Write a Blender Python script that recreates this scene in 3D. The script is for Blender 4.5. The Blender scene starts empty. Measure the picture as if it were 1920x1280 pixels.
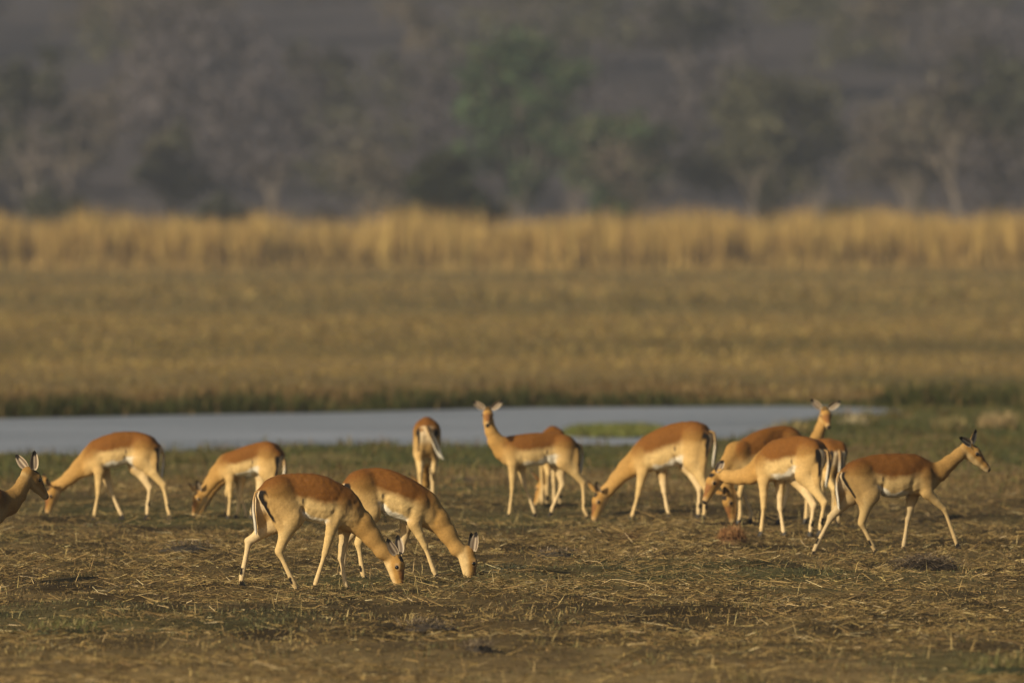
import bpy, math, random
import numpy as np
from mathutils import Vector, Matrix

rng = np.random.default_rng(7)
random.seed(7)
scene = bpy.context.scene
COL = scene.collection
R = math.radians

# ------------------------------------------------------------------ camera
CAM_H = 2.7
FPX = 400.0 / 36.0 * 1920.0          # focal length in photograph pixels
HORIZON = 400.0                      # image row of the horizon
cam_data = bpy.data.cameras.new('camera')
cam_data.lens = 400.0
cam_data.sensor_width = 36.0
cam_data.clip_start = 1.0
cam_data.clip_end = 9000.0
cam = bpy.data.objects.new('camera', cam_data)
COL.objects.link(cam)
cam.location = (0, 0, CAM_H)
cam.rotation_euler = (math.pi / 2 - math.atan((640 - HORIZON) / FPX), 0, 0)
cam_data.dof.use_dof = True
cam_data.dof.focus_distance = 82.5
cam_data.dof.aperture_fstop = 3.2
cam_data.dof.aperture_blades = 0
scene.camera = cam

# ------------------------------------------------------------------ sky, sun, exposure
SUN_EL, SUN_AZ = R(25), R(50)        # azimuth: how far left of straight behind the camera
S = Vector((-math.sin(SUN_AZ) * math.cos(SUN_EL), -math.cos(SUN_AZ) * math.cos(SUN_EL), math.sin(SUN_EL)))
world = bpy.data.worlds.new('World')
scene.world = world
world.use_nodes = True
wn = world.node_tree.nodes
wl = world.node_tree.links
for n in list(wn):
    wn.remove(n)
sky = wn.new('ShaderNodeTexSky')
sky.sky_type = 'NISHITA'
sky.sun_disc = False
sky.sun_elevation = SUN_EL
sky.sun_rotation = math.atan2(S.x, S.y)
sky.air_density = 1.3
sky.dust_density = 3.0
bg = wn.new('ShaderNodeBackground')
bg.inputs['Strength'].default_value = 0.052
wo = wn.new('ShaderNodeOutputWorld')
wl.new(sky.outputs[0], bg.inputs['Color'])
wl.new(bg.outputs[0], wo.inputs['Surface'])
sun_data = bpy.data.lights.new('sun', 'SUN')
sun_data.energy = 4.3
sun_data.angle = R(0.53)
sun_data.color = (1.0, 0.84, 0.58)
sun = bpy.data.objects.new('sun', sun_data)
sun.rotation_euler = S.to_track_quat('Z', 'Y').to_euler()
sun.location = (-60, -60, 60)
COL.objects.link(sun)
vs = scene.view_settings
vs.view_transform = 'Standard'
vs.look = 'None'
vs.exposure = 0.3
vs.gamma = 1.0
vs.use_curve_mapping = False
scene.cycles.use_denoising = True
scene.cycles.max_bounces = 6
scene.cycles.volume_bounces = 1

# ------------------------------------------------------------------ helpers
def hash2(ix, iy, seed):
    h = (ix.astype(np.int64) * 374761393 + iy.astype(np.int64) * 668265263 + seed * 974634777) & 0xffffffff
    h = ((h ^ (h >> 13)) * 1274126177) & 0xffffffff
    h = (h ^ (h >> 16)) & 0xffffffff
    return h.astype(np.float64) / 4294967295.0

def vnoise(x, y, seed=0):
    x = np.asarray(x, float); y = np.asarray(y, float)
    ix = np.floor(x); iy = np.floor(y)
    fx = x - ix; fy = y - iy
    fx = fx * fx * (3 - 2 * fx); fy = fy * fy * (3 - 2 * fy)
    a = hash2(ix, iy, seed); b = hash2(ix + 1, iy, seed)
    c = hash2(ix, iy + 1, seed); d = hash2(ix + 1, iy + 1, seed)
    return (a + (b - a) * fx) * (1 - fy) + (c + (d - c) * fx) * fy

def fbm(x, y, seed=0, octv=3):
    s = 0; a = 0.5; t = 0
    for o in range(octv):
        s = s + a * vnoise(x * 2 ** o, y * 2 ** o, seed + o * 17); t += a; a *= 0.5
    return s / t

def sstep(a, b, x):
    t = np.clip((np.asarray(x, float) - a) / (b - a), 0, 1)
    return t * t * (3 - 2 * t)

def lerp3(a, b, t):
    return np.asarray(a)[None, :] * (1 - t)[:, None] + np.asarray(b)[None, :] * t[:, None]

def mesh_from(name, V, faces=None, quads=None, tris=None, col=None, smooth=False):
    me = bpy.data.meshes.new(name)
    V = np.ascontiguousarray(V, dtype=np.float32)
    if faces is not None:
        me.from_pydata([tuple(v) for v in V.tolist()], [], faces)
    else:
        q = np.zeros((0, 4), np.int32) if quads is None else np.asarray(quads, np.int32)
        t = np.zeros((0, 3), np.int32) if tris is None else np.asarray(tris, np.int32)
        me.vertices.add(len(V)); me.vertices.foreach_set('co', V.ravel())
        loops = np.concatenate([q.ravel(), t.ravel()]).astype(np.int32)
        me.loops.add(len(loops)); me.loops.foreach_set('vertex_index', loops)
        ls = np.concatenate([np.arange(len(q)) * 4, len(q) * 4 + np.arange(len(t)) * 3]).astype(np.int32)
        lt = np.concatenate([np.full(len(q), 4), np.full(len(t), 3)]).astype(np.int32)
        me.polygons.add(len(ls)); me.polygons.foreach_set('loop_start', ls)
        me.polygons.foreach_set('loop_total', lt)
        me.update(calc_edges=True)
    if col is not None:
        at = me.color_attributes.new('Col', 'FLOAT_COLOR', 'POINT')
        c4 = np.ones((len(V), 4), np.float32); c4[:, :3] = col
        at.data.foreach_set('color', c4.ravel())
    if smooth:
        me.polygons.foreach_set('use_smooth', np.ones(len(me.polygons), bool))
    me.validate()
    return me

def obj(name, me, mat=None, parent=None, loc=None):
    o = bpy.data.objects.new(name, me)
    if mat is not None and me is not None and len(me.materials) == 0:
        me.materials.append(mat)
    if loc is not None: o.location = loc
    o.parent = parent
    COL.objects.link(o)
    return o

def tag(o, label=None, cat=None, group=None, kind=None):
    if label: o['label'] = label
    if cat: o['category'] = cat
    if group: o['group'] = group
    if kind: o['kind'] = kind
    return o

def new_mat(name):
    m = bpy.data.materials.new(name); m.use_nodes = True
    return m, m.node_tree.nodes, m.node_tree.links, m.node_tree.nodes['Principled BSDF']

def attr_mat(name, rough=0.8, var=0.0, noise_scale=30.0, bump=0.0, spec=0.2, sheen=0.0, trans=0.0):
    m, n, l, p = new_mat(name)
    p.inputs['Roughness'].default_value = rough
    p.inputs['Specular IOR Level'].default_value = spec
    if sheen:
        p.inputs['Sheen Weight'].default_value = sheen
        p.inputs['Sheen Roughness'].default_value = 0.5
    a = n.new('ShaderNodeAttribute'); a.attribute_name = 'Col'
    out = a.outputs['Color']
    tc = n.new('ShaderNodeTexCoord')
    if var or bump:
        nz = n.new('ShaderNodeTexNoise'); nz.inputs['Scale'].default_value = noise_scale
        nz.inputs['Detail'].default_value = 4
        l.new(tc.outputs['Object'], nz.inputs['Vector'])
    if var:
        mr = n.new('ShaderNodeMapRange')
        mr.inputs['From Min'].default_value = 0.3; mr.inputs['From Max'].default_value = 0.7
        mr.inputs['To Min'].default_value = 1 - var; mr.inputs['To Max'].default_value = 1 + var
        l.new(nz.outputs['Fac'], mr.inputs['Value'])
        mx = n.new('ShaderNodeVectorMath'); mx.operation = 'SCALE'
        l.new(out, mx.inputs[0]); l.new(mr.outputs[0], mx.inputs['Scale'])
        out = mx.outputs[0]
    l.new(out, p.inputs['Base Color'])
    if bump:
        b = n.new('ShaderNodeBump'); b.inputs['Strength'].default_value = bump
        b.inputs['Distance'].default_value = 0.004
        l.new(nz.outputs['Fac'], b.inputs['Height']); l.new(b.outputs[0], p.inputs['Normal'])
    if trans:
        tr = n.new('ShaderNodeBsdfTranslucent'); l.new(out, tr.inputs['Color'])
        ms = n.new('ShaderNodeMixShader'); ms.inputs[0].default_value = trans
        l.new(p.outputs[0], ms.inputs[1]); l.new(tr.outputs[0], ms.inputs[2])
        l.new(ms.outputs[0], n['Material Output'].inputs['Surface'])
    return m

def plain_mat(name, col, rough=0.6, spec=0.3):
    m, n, l, p = new_mat(name)
    p.inputs['Base Color'].default_value = (*col, 1)
    p.inputs['Roughness'].default_value = rough
    p.inputs['Specular IOR Level'].default_value = spec
    return m

M_blade = attr_mat('dry_grass', rough=0.75, trans=0.12, spec=0.15)
M_coat = attr_mat('impala_coat', rough=0.8, var=0.12, noise_scale=60.0, bump=0.28, spec=0.12)
M_ear = attr_mat('ear_skin', rough=0.8, trans=0.1)
M_eye = plain_mat('dark_eye', (0.008, 0.006, 0.005), 0.12, 0.6)
M_hoof = plain_mat('dark_hoof', (0.02, 0.016, 0.013), 0.45)
M_leaf = attr_mat('foliage', rough=0.7, trans=0.15)
M_bark = attr_mat('bark', rough=0.9, var=0.25, noise_scale=3.0)

def px_ground(px, py, z=0.0):
    """place on the flat at height z that a sight line through the photograph meets"""
    d = (CAM_H - z) * FPX / (py - HORIZON)
    return (px - 960.0) * d / FPX, d

# ------------------------------------------------------------------ ground, channel, hill
near_px = [(-500, 846), (0, 845), (200, 843), (350, 838), (560, 829), (700, 827), (830, 828), (1080, 830), (1300, 824),
           (1380, 814), (1440, 800), (1490, 786), (1540, 777), (1600, 772), (1650, 769)]
far_px = [(-500, 788), (0, 785), (300, 779), (600, 774), (850, 768), (1000, 764), (1480, 762), (1560, 763), (1640, 765), (1700, 768)]
NB = np.array([px_ground(a, b, 0.025) for a, b in near_px])
FB = np.array([px_ground(a, b, -0.06) for a, b in far_px])
WATER_Z = -0.06
ISL = np.array(px_ground(1155, 805, 0.0))

def channel(x, y):
    """positive inside the water channel: distance to the nearer bank"""
    wob = (fbm(x * 0.9, y * 0.25, 91) - 0.5) * 0.9
    n = np.interp(x, NB[:, 0], NB[:, 1]) + wob
    f = np.interp(x, FB[:, 0], FB[:, 1]) + wob * 0.8
    dd = np.minimum(y - n, f - y)
    dd = np.where(x > NB[-1, 0] + 0.4, -1.0, dd)
    isl = 1 - np.sqrt(((x - ISL[0]) / 0.75) ** 2 + ((y - ISL[1]) / 2.6) ** 2)
    return np.where(isl > -0.25, np.minimum(dd, -isl * 1.2), dd)

def ground_z(x, y):
    x = np.asarray(x, float); y = np.asarray(y, float)
    near = sstep(40, 60, y) * (1 - sstep(200, 320, y))
    z = ((fbm(x * 0.55, y * 0.30, 3) - 0.5) * 0.07 + (sstep(0.35, 0.75, fbm(x * 1.5, y * 1.0, 5)) - 0.4) * 0.055 + (fbm(x * 5, y * 3.6, 8, 2) - 0.5) * 0.032) * near
    z = z + (fbm(x * 0.08, y * 0.03, 13) - 0.5) * 0.16 * sstep(160, 260, y)
    c = channel(x, y)
    inside = sstep(-0.35, 0.45, c)
    flat = sstep(-3.0, -0.3, c) * (np.abs(y - 145) < 40)
    z = z * (1 - 0.7 * flat) - 0.02 * flat
    z = z * (1 - inside) + (-0.32) * inside
    hill = np.clip(y - 640, 0, None)
    rise = 0.068 * hill * sstep(0, 160, hill) * (1 - 0.25 * sstep(500, 1400, hill))
    rise = np.minimum(rise, 70 + 0.0 * rise) + (fbm(x * 0.006, y * 0.006, 21) - 0.45) * 14 * sstep(40, 300, hill)
    return z + rise

def axis(parts):
    out = [np.arange(a, b, s) for a, b, s in parts]
    return np.concatenate(out)
xr = axis([(0, 8, 0.16), (8, 12, 0.4), (12, 40, 2.0), (40, 200, 12), (200, 1000, 80), (1000, 4001, 500)])
gx = np.concatenate([-xr[:0:-1], xr])
gy = axis([(-400, 0, 80), (0, 50, 5), (50, 60, 0.5), (60, 115, 0.23), (115, 172, 0.33), (172, 260, 1.0), (260, 620, 5), (620, 1800, 15), (1800, 5001, 200)])
GX, GY = np.meshgrid(gx, gy)
GZ = ground_z(GX, GY)
nx, ny = len(gx), len(gy)
idx = np.arange(nx * ny).reshape(ny, nx)
quads = np.stack([idx[:-1, :-1], idx[:-1, 1:], idx[1:, 1:], idx[1:, :-1]], -1).reshape(-1, 4)
Vg = np.stack([GX, GY, GZ], -1).reshape(-1, 3)

def turf_colour(x, y):
    """dry soil and thatch colour with damp green towards the banks"""
    n = fbm(x * 0.35, y * 0.12, 31); m = fbm(x * 1.6, y * 0.7, 37)
    base = lerp3((0.15, 0.105, 0.046), (0.22, 0.158, 0.068), sstep(0.3, 0.7, m))
    green = lerp3((0.06, 0.068, 0.024), (0.095, 0.095, 0.036), m)
    c = channel(x, y)
    wet = np.clip(sstep(-20, -9, c) * (0.45 + 0.55 * sstep(0.35, 0.6, n)) * (y < 150), 0, 1)
    wet = np.maximum(wet, sstep(-2.5, -0.5, c) * (y > 140) * (y < 200))
    dk = (sstep(66, 73, y) * (1 - sstep(105, 118, y)))[:, None] * (.40 + .35 * sstep(.35, .65, fbm(x * 2.5, y * 1.2, 39)))[:, None]
    base = base * (1 - dk)
    g = np.clip(0.55 * sstep(0.5, 0.7, n) * (y < 112) + wet, 0, 1)
    col = base * (1 - g)[:, None] + green * g[:, None]
    farp = sstep(165, 200, y)[:, None]
    bands = sstep(0.35, 0.65, fbm(x * 0.02, y * 0.035, 41))
    far = lerp3((0.14, 0.105, 0.042), (0.225, 0.158, 0.062), bands)
    col = col * (1 - farp) + far * farp
    mud = sstep(-0.5, 0.2, c)[:, None]
    col = col * (1 - mud) + np.array([[0.055, 0.045, 0.03]]) * mud
    wood = sstep(600, 660, y)[:, None]
    return col * (1 - wood) + np.array([[0.056, 0.050, 0.055]]) * wood
Cg = turf_colour(Vg[:, 0], Vg[:, 1])
M_ground = attr_mat('dry_soil', rough=0.95, var=0.35, noise_scale=6.0, bump=0.0, spec=0.05)
g = obj('ground', mesh_from('ground', Vg, quads=quads, col=Cg, smooth=True), M_ground)
tag(g, 'brown dry floodplain rising to a wooded slope behind', 'ground', kind='structure')

# water
M_water, n, l, p = new_mat('still_water')
p.inputs['Base Color'].default_value = (0.085, 0.085, 0.083, 1)
p.inputs['Roughness'].default_value = 0.30
p.inputs['IOR'].default_value = 1.33
tc = n.new('ShaderNodeTexCoord'); mp = n.new('ShaderNodeMapping')
mp.inputs['Scale'].default_value = (1.2, 0.5, 1)
nz = n.new('ShaderNodeTexNoise'); nz.inputs['Scale'].default_value = 5.0; nz.inputs['Detail'].default_value = 3
df = n.new('ShaderNodeBsdfDiffuse'); df.inputs['Color'].default_value = (0.32, 0.35, 0.42, 1)  # pale blue diffuse painted in for the sky reflected off the water
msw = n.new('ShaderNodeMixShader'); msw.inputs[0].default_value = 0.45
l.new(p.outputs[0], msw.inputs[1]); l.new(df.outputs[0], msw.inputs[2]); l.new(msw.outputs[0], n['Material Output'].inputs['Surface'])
bp = n.new('ShaderNodeBump'); bp.inputs['Strength'].default_value = 1.0; bp.inputs['Distance'].default_value = 0.12
l.new(tc.outputs['Object'], mp.inputs['Vector']); l.new(mp.outputs[0], nz.inputs['Vector'])
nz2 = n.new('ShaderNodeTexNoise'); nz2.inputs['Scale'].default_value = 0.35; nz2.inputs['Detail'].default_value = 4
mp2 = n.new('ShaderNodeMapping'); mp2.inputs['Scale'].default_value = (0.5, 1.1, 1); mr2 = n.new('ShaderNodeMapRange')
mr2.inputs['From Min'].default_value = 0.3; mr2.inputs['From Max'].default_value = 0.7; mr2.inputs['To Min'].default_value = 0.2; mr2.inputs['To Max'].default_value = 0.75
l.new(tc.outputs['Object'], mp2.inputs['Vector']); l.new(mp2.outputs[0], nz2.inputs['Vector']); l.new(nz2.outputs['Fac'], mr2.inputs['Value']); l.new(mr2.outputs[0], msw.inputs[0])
l.new(nz.outputs['Fac'], bp.inputs['Height']); l.new(bp.outputs[0], p.inputs['Normal'])
wx = np.linspace(-40, 8, 25); wy = np.linspace(118, 172, 28)
WX, WY = np.meshgrid(wx, wy)
wi = np.arange(WX.size).reshape(WX.shape)
wq = np.stack([wi[:-1, :-1], wi[:-1, 1:], wi[1:, 1:], wi[1:, :-1]], -1).reshape(-1, 4)
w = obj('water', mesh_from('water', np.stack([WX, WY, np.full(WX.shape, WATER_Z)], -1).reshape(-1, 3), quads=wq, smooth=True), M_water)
tag(w, 'narrow channel of still grey water behind the herd', 'water', kind='structure')

# ------------------------------------------------------------------ grass
def blades(x, y, z, length, width, tilt, az, curve, col, tipw=0.15, colt=1.0):
    """each blade: a bent strip of one quad and one tip triangle"""
    N = len(x)
    dirx, diry = np.cos(az), np.sin(az)
    sx, sy = -diry, dirx
    up = np.cos(tilt); out = np.sin(tilt)
    t2 = np.clip(tilt + curve, -1.7, 1.75)
    up2 = np.cos(t2); out2 = np.sin(t2)
    h = length * 0.55
    b = np.stack([x, y, z], -1)
    mid = b + np.stack([dirx * out * h, diry * out * h, up * h], -1)
    tip = mid + np.stack([dirx * out2 * (length - h), diry * out2 * (length - h), up2 * (length - h)], -1)
    sd = np.stack([sx, sy, np.zeros(N)], -1) * (width * 0.5)[:, None]
    V = np.stack([b - sd, b + sd, mid + sd * 0.85, mid - sd * 0.85, tip], 1).reshape(-1, 3)
    k = np.arange(N)[:, None] * 5
    Q = k + np.array([[0, 1, 2, 3]]); T = k + np.array([[3, 2, 4]])
    C = np.repeat(col[:, None, :], 5, 1).copy()
    C[:, 4] *= colt
    return V, Q, T, C.reshape(-1, 3)

def straws(x, y, z, length, width, tilt, az, col):
    N = len(x)
    d = np.stack([np.cos(az) * np.sin(tilt), np.sin(az) * np.sin(tilt), np.cos(tilt)], -1) * length[:, None]
    b = np.stack([x, y, z], -1)
    h_ = np.stack([-np.sin(az), np.cos(az), np.zeros(N)], -1); v_ = np.cross(d, h_); v_ /= np.linalg.norm(v_, axis=1)[:, None]
    ro = rng.uniform(0, 3.14, N)[:, None]
    s = (h_ * np.cos(ro) + v_ * np.sin(ro)) * (width * .5)[:, None]
    V = np.stack([b - s, b + s, b + d + s * .6, b + d - s * .6], 1).reshape(-1, 3)
    Q = np.arange(N * 4).reshape(-1, 4)
    return V, Q, np.zeros((0, 3), int), np.repeat(col, 4, 0)

def scatter(nper, y0, y1, margin=1.3):
    """random places over the strip of ground in view, a margin to each side"""
    A = 0.045 * (y1 ** 2 - y0 ** 2) + 2 * margin * (y1 - y0)
    N = int(A * nper)
    y = rng.uniform(y0, y1, int(N * 1.6))
    keep = rng.uniform(0, 1, len(y)) < (0.045 * y + margin) / (0.045 * y1 + margin)
    y = y[keep][:N]
    x = rng.uniform(-1, 1, len(y)) * (0.045 * y + margin)
    return x, y

def join(sets):
    Vs, Qs, Ts, Cs = [], [], [], []; o = 0
    for V, Q, T, C in sets:
        Vs.append(V); Qs.append(Q + o); Ts.append(T + o); Cs.append(C); o += len(V)
    return np.concatenate(Vs), np.concatenate(Qs), np.concatenate(Ts), np.concatenate(Cs)

STRAW = np.array([[0.42, 0.31, 0.125], [0.54, 0.42, 0.19], [0.32, 0.22, 0.088], [0.21, 0.145, 0.06], [0.12, 0.085, 0.037]])
GREEN = np.array([[0.115, 0.118, 0.05], [0.15, 0.145, 0.065], [0.08, 0.085, 0.04], [0.19, 0.165, 0.075]])
def pick(pal, N, jit=0.18):
    c = pal[rng.integers(0, len(pal), N)]
    return c * rng.uniform(1 - jit, 1 + jit, (N, 1)) * rng.uniform(0.95, 1.05, (N, 3))
def mixcol(a, b, m):
    return np.where((rng.uniform(0, 1, len(m)) < m)[:, None], a, b)

sets = []
# short stubble of the cropped turf and straw matted over it, densest where the herd stands
for y0, y1, dens, dstraw in ((60, 71, 420, 300), (71, 96, 580, 470), (96, 114, 230, 170)):
    x, y = scatter(dens, y0, y1)
    nn = fbm(x * 0.35, y * 0.12, 31); mm = fbm(x * 1.3, y * 0.6, 44); N = len(x)
    ln = rng.uniform(0.015, 0.040, N) * (0.5 + 0.9 * mm)
    gm = np.clip(0.12 + 0.85 * sstep(0.42, 0.60, nn), 0, 1)
    c = mixcol(pick(GREEN, N), pick(STRAW[[0, 2, 3, 3, 4]], N), gm) * (0.28 + 0.85 * mm)[:, None] * np.exp(rng.normal(0, .3, (N, 1)))
    sets.append(blades(x, y, ground_z(x, y) - 0.004, ln, rng.uniform(0.003, 0.008, N), rng.uniform(0.3, 1.5, N), rng.uniform(0, 6.28, N), rng.uniform(0, 0.6, N), c))
    x, y = scatter(dstraw, y0, y1)
    hay = fbm(x * 0.9, y * 0.4, 52)
    keep = rng.uniform(0, 1, len(x)) < 0.15 + 1.0 * sstep(0.3, 0.62, hay)
    x, y, hay = x[keep], y[keep], hay[keep]; N = len(x)
    ln = rng.gamma(2.2, 0.028, N).clip(0.025, 0.34)
    c = .86 * pick(STRAW[[0, 2, 2, 3, 3, 4, 4]], N, 0.3); pale = rng.uniform(0, 1, N) < 0.055; c[pale] = pick(np.array([[0.58, 0.47, 0.27], [0.50, 0.38, 0.19]]), int(pale.sum()))
    lift = rng.uniform(0.002, 0.022, N) + 0.035 * sstep(0.45, 0.75, hay) * rng.uniform(0, 1, N)
    sets.append(straws(x, y, ground_z(x, y) + lift, ln, rng.uniform(0.003, 0.0056, N), rng.uniform(1.2, 1.66, N), rng.uniform(0, 6.28, N), c))
# upright stray stems
x, y = scatter(3.2, 61, 125); N = len(x)
sets.append(blades(x, y, ground_z(x, y), rng.uniform(0.06, 0.16, N), rng.uniform(0.003, 0.005, N), rng.uniform(0.2, 1.1, N), rng.uniform(0, 6.28, N), rng.uniform(-0.1, 0.7, N), pick(STRAW[:2], N, 0.2)))
# tufts: clumps of blades
def tufts(tx, ty, per, hgt, spread, pal, width, tiltmax=0.7):
    k = np.repeat(np.arange(len(tx)), per)
    N = len(k)
    a = rng.uniform(0, 6.28, N); r = spread * np.sqrt(rng.uniform(0, 1, N))
    x = tx[k] + np.cos(a) * r; y = ty[k] + np.sin(a) * r
    hk = (hgt[k] if np.ndim(hgt) else np.full(N, hgt)) * rng.uniform(0.5, 1.1, N)
    return blades(x, y, ground_z(x, y) - 0.01, hk, rng.uniform(0.6, 1.3, N) * width, rng.uniform(0.0, tiltmax, N), a + rng.normal(0, 0.5, N), rng.uniform(0, 0.7, N), pick(pal, N))
x, y = scatter(1.3, 61, 112)
sets.append(tufts(x, y, 26, rng.uniform(0.03, 0.075, len(x)), 0.09, np.vstack([GREEN, STRAW[2:]]), 0.006, 1.1))
V, Q, T, C = join(sets)
o = obj('cropped_grass', mesh_from('cropped_grass', V, quads=Q, tris=T, col=C), M_blade)
tag(o, 'cropped dry grass and loose straw under the herd', 'grass', kind='stuff')

# greener bank grass on the near side of the water
sets = []
DARKG = 0.8 * np.array([[0.085, 0.098, 0.030], [0.115, 0.118, 0.036], [0.14, 0.132, 0.045], [0.07, 0.082, 0.026], [0.19, 0.155, 0.06]])
BROWNG = 0.85 * np.array([[0.22, 0.145, 0.06], [0.17, 0.11, 0.048], [0.13, 0.085, 0.04], [0.28, 0.20, 0.09]])
x, y = scatter(95, 106, 160, 1.6)
cc = channel(x, y)
keep = cc < 0.02
keep &= rng.uniform(0, 1, len(x)) < sstep(106, 114, y)
x, y, cc = x[keep], y[keep], cc[keep]; N = len(x)
g_ = np.clip(np.maximum(sstep(-19, -9, cc), .85 * sstep(2.5, 4.0, x) * sstep(112, 122, y)), 0.12, 1) * sstep(0.2, 0.5, fbm(x * 0.35, y * 0.12, 31) + 0.15)
c = mixcol(pick(DARKG[:4], N), pick(BROWNG, N), np.clip(g_ + 0.1, 0, 0.95))
ln = rng.uniform(0.04, 0.10, N) * (0.6 + 0.7 * fbm(x, y * 0.5, 61)) * (1 - 0.35 * sstep(-2.5, 0, cc))
sets.append(blades(x, y, ground_z(x, y) - 0.005, ln, rng.uniform(0.006, 0.013, N), rng.uniform(0.05, 0.8, N), rng.uniform(0, 6.28, N), rng.uniform(0, 0.6, N), c))
# bank clumps, the right-hand end of the channel has the tallest
x, y = scatter(0.8, 112, 162, 1.2)
cc = channel(x, y); keep = cc < -0.1
x, y, cc = x[keep], y[keep], cc[keep]
tall = 0.06 + 0.05 * rng.uniform(0, 1, len(x)) + 0.10 * sstep(3.2, 5.0, x) * rng.uniform(0, 1, len(x)) * (y > 122)
sets.append(tufts(x, y, 40, tall, 0.14, np.vstack([DARKG, BROWNG[:2]]), 0.010))
# taller wisps at the very edge of the water
x = rng.uniform(-8, 5.5, 90); y = np.interp(x, NB[:, 0], NB[:, 1]) - rng.gamma(1.2, 0.8, 90) - .2
sets.append(tufts(x, y, 16, rng.uniform(0.09, 0.20, 90), 0.13, np.vstack([DARKG, BROWNG]), 0.011, .5))
# islet
a = rng.uniform(0, 6.28, 2600); r = np.sqrt(rng.uniform(0, 1, 2600))
x = ISL[0] + np.cos(a) * r * 0.72; y = ISL[1] + np.sin(a) * r * 2.3; N = len(x)
sets.append(blades(x, y, ground_z(x, y), rng.uniform(0.05, 0.12, N), np.full(N, 0.012), rng.uniform(0.05, 0.7, N), rng.uniform(0, 6.28, N), rng.uniform(0, 0.6, N), pick(np.array([[0.12, 0.15, 0.035], [0.15, 0.17, 0.045], [0.18, 0.17, 0.06]]), N)))
V, Q, T, C = join(sets)
o = obj('bank_grass', mesh_from('bank_grass', V, quads=Q, tris=T, col=C), M_blade)
tag(o, 'dark green grass along the near bank and the islet', 'grass', kind='stuff')

# far bank sedge and the dry meadow beyond
sets = []
x = rng.uniform(-9, 9, 26000); y = np.interp(x, FB[:, 0], FB[:, 1]) + rng.gamma(1.5, 1.6, len(x)) - 0.1
cc = channel(x, y); keep = cc < 0.12; x, y, cc = x[keep], y[keep], cc[keep]; N = len(x)
edge = sstep(-3.5, -0.3, cc)
c = mixcol(pick(DARKG[[0, 1, 3]] * 0.72, N), pick(BROWNG, N), np.clip(edge, 0.05, 0.9))
sets.append(blades(x, y, ground_z(x, y) - 0.02, rng.uniform(0.10, 0.32, N) * (0.25 + 1.15 * sstep(.25, .75, fbm(x * 0.5, y * 0.3, 66))), rng.uniform(0.012, 0.028, N), rng.uniform(0, 0.6, N), rng.uniform(0, 6.28, N), rng.uniform(0, 0.7, N), c))
MEAD = 0.80 * np.array([[0.34, 0.245, 0.080], [0.28, 0.195, 0.066], [0.24, 0.165, 0.06], [0.38, 0.28, 0.10], [0.20, 0.145, 0.053], [0.19, 0.155, 0.055]])
for (y0, y1, den, hh, ww) in ((160, 230, 14, 0.12, 0.028), (230, 330, 7.5, 0.16, 0.04), (330, 560, 3.0, 0.22, 0.075)):
    x, y = scatter(den, y0, y1, 2.0)
    keep = channel(x, y) < -0.3; x, y = x[keep], y[keep]; N = len(x)
    b_ = fbm(x * 0.035, y * 0.05, 41); cl = fbm(x * 0.35, y * 0.12, 71)
    c = pick(MEAD, N) * (0.42 + 1.1 * b_)[:, None] * (0.75 + 0.45 * cl)[:, None]
    grn = 0.75 * sstep(0.50, 0.66, fbm(x * 0.02, y * 0.035, 77)) + 0.5 * np.exp(-((y - 372 - x * 1.2) / 22) ** 2)
    c = mixcol(pick(np.array([[0.12, 0.10, 0.042], [0.105, 0.095, 0.04]]), N), c, grn)
    sets.append(blades(x, y, ground_z(x, y) - 0.01, hh * rng.uniform(0.35, 1.1, N) * (0.4 + cl), ww * rng.uniform(0.6, 1.4, N), rng.uniform(0, 0.8, N), rng.uniform(0, 6.28, N), rng.uniform(0, 0.8, N), c))
V, Q, T, C = join(sets)
o = obj('meadow_grass', mesh_from('meadow_grass', V, quads=Q, tris=T, col=C), M_blade)
tag(o, 'dry tan meadow grass beyond the water', 'grass', kind='stuff')

# tall dry reeds
sets = []
x = rng.uniform(-34, 34, 30000); y = 545 + rng.gamma(1.6, 5.0, len(x)) + (fbm(x * 0.15, x * 0, 81) - 0.5) * 16
top = 2.35 + 0.85 * sstep(0.25, 0.75, fbm(x * 0.34, y * 0.05, 83)) + 0.75 * fbm(x * 1.1, y * 0.2, 85)
dens = fbm(x * 0.55, y * 0.2, 88)
keep = rng.uniform(0, 1, len(x)) < 0.25 + 1.1 * sstep(0.3, 0.6, dens)
x, y, top, dens = x[keep], y[keep], top[keep], dens[keep]; N = len(x)
REED = np.array([[0.47, 0.325, 0.10], [0.55, 0.39, 0.13], [0.40, 0.27, 0.085], [0.33, 0.22, 0.075], [0.27, 0.185, 0.065]])
hgt = top * rng.uniform(0.55, 1.0, N)
sets.append(blades(x, y, ground_z(x, y) - 0.02, hgt, rng.uniform(0.04, 0.09, N), np.abs(rng.normal(0, 0.17, N)), rng.uniform(0, 6.28, N), rng.uniform(0, 0.35, N), pick(REED, N, 0.2)))
# short stragglers thinning out into the meadow
xs = rng.uniform(-34, 34, 2200); ys = 546 - rng.gamma(1.3, 7.0, len(xs)) + (fbm(xs * 0.15, xs * 0, 81) - 0.5) * 16
hs_ = np.clip(1.3 - (546 - ys) / 26, .25, 1.3) * rng.uniform(.4, 1.1, len(xs)) * (0.3 + 1.2 * fbm(xs * .6, ys * .1, 93))
sets.append(blades(xs, ys, ground_z(xs, ys) - 0.02, hs_, rng.uniform(0.04, 0.09, len(xs)), rng.uniform(0.0, 0.5, len(xs)), rng.uniform(0, 6.28, len(xs)), rng.uniform(0, 0.6, len(xs)), pick(REED * .8, len(xs), 0.25)))
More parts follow.
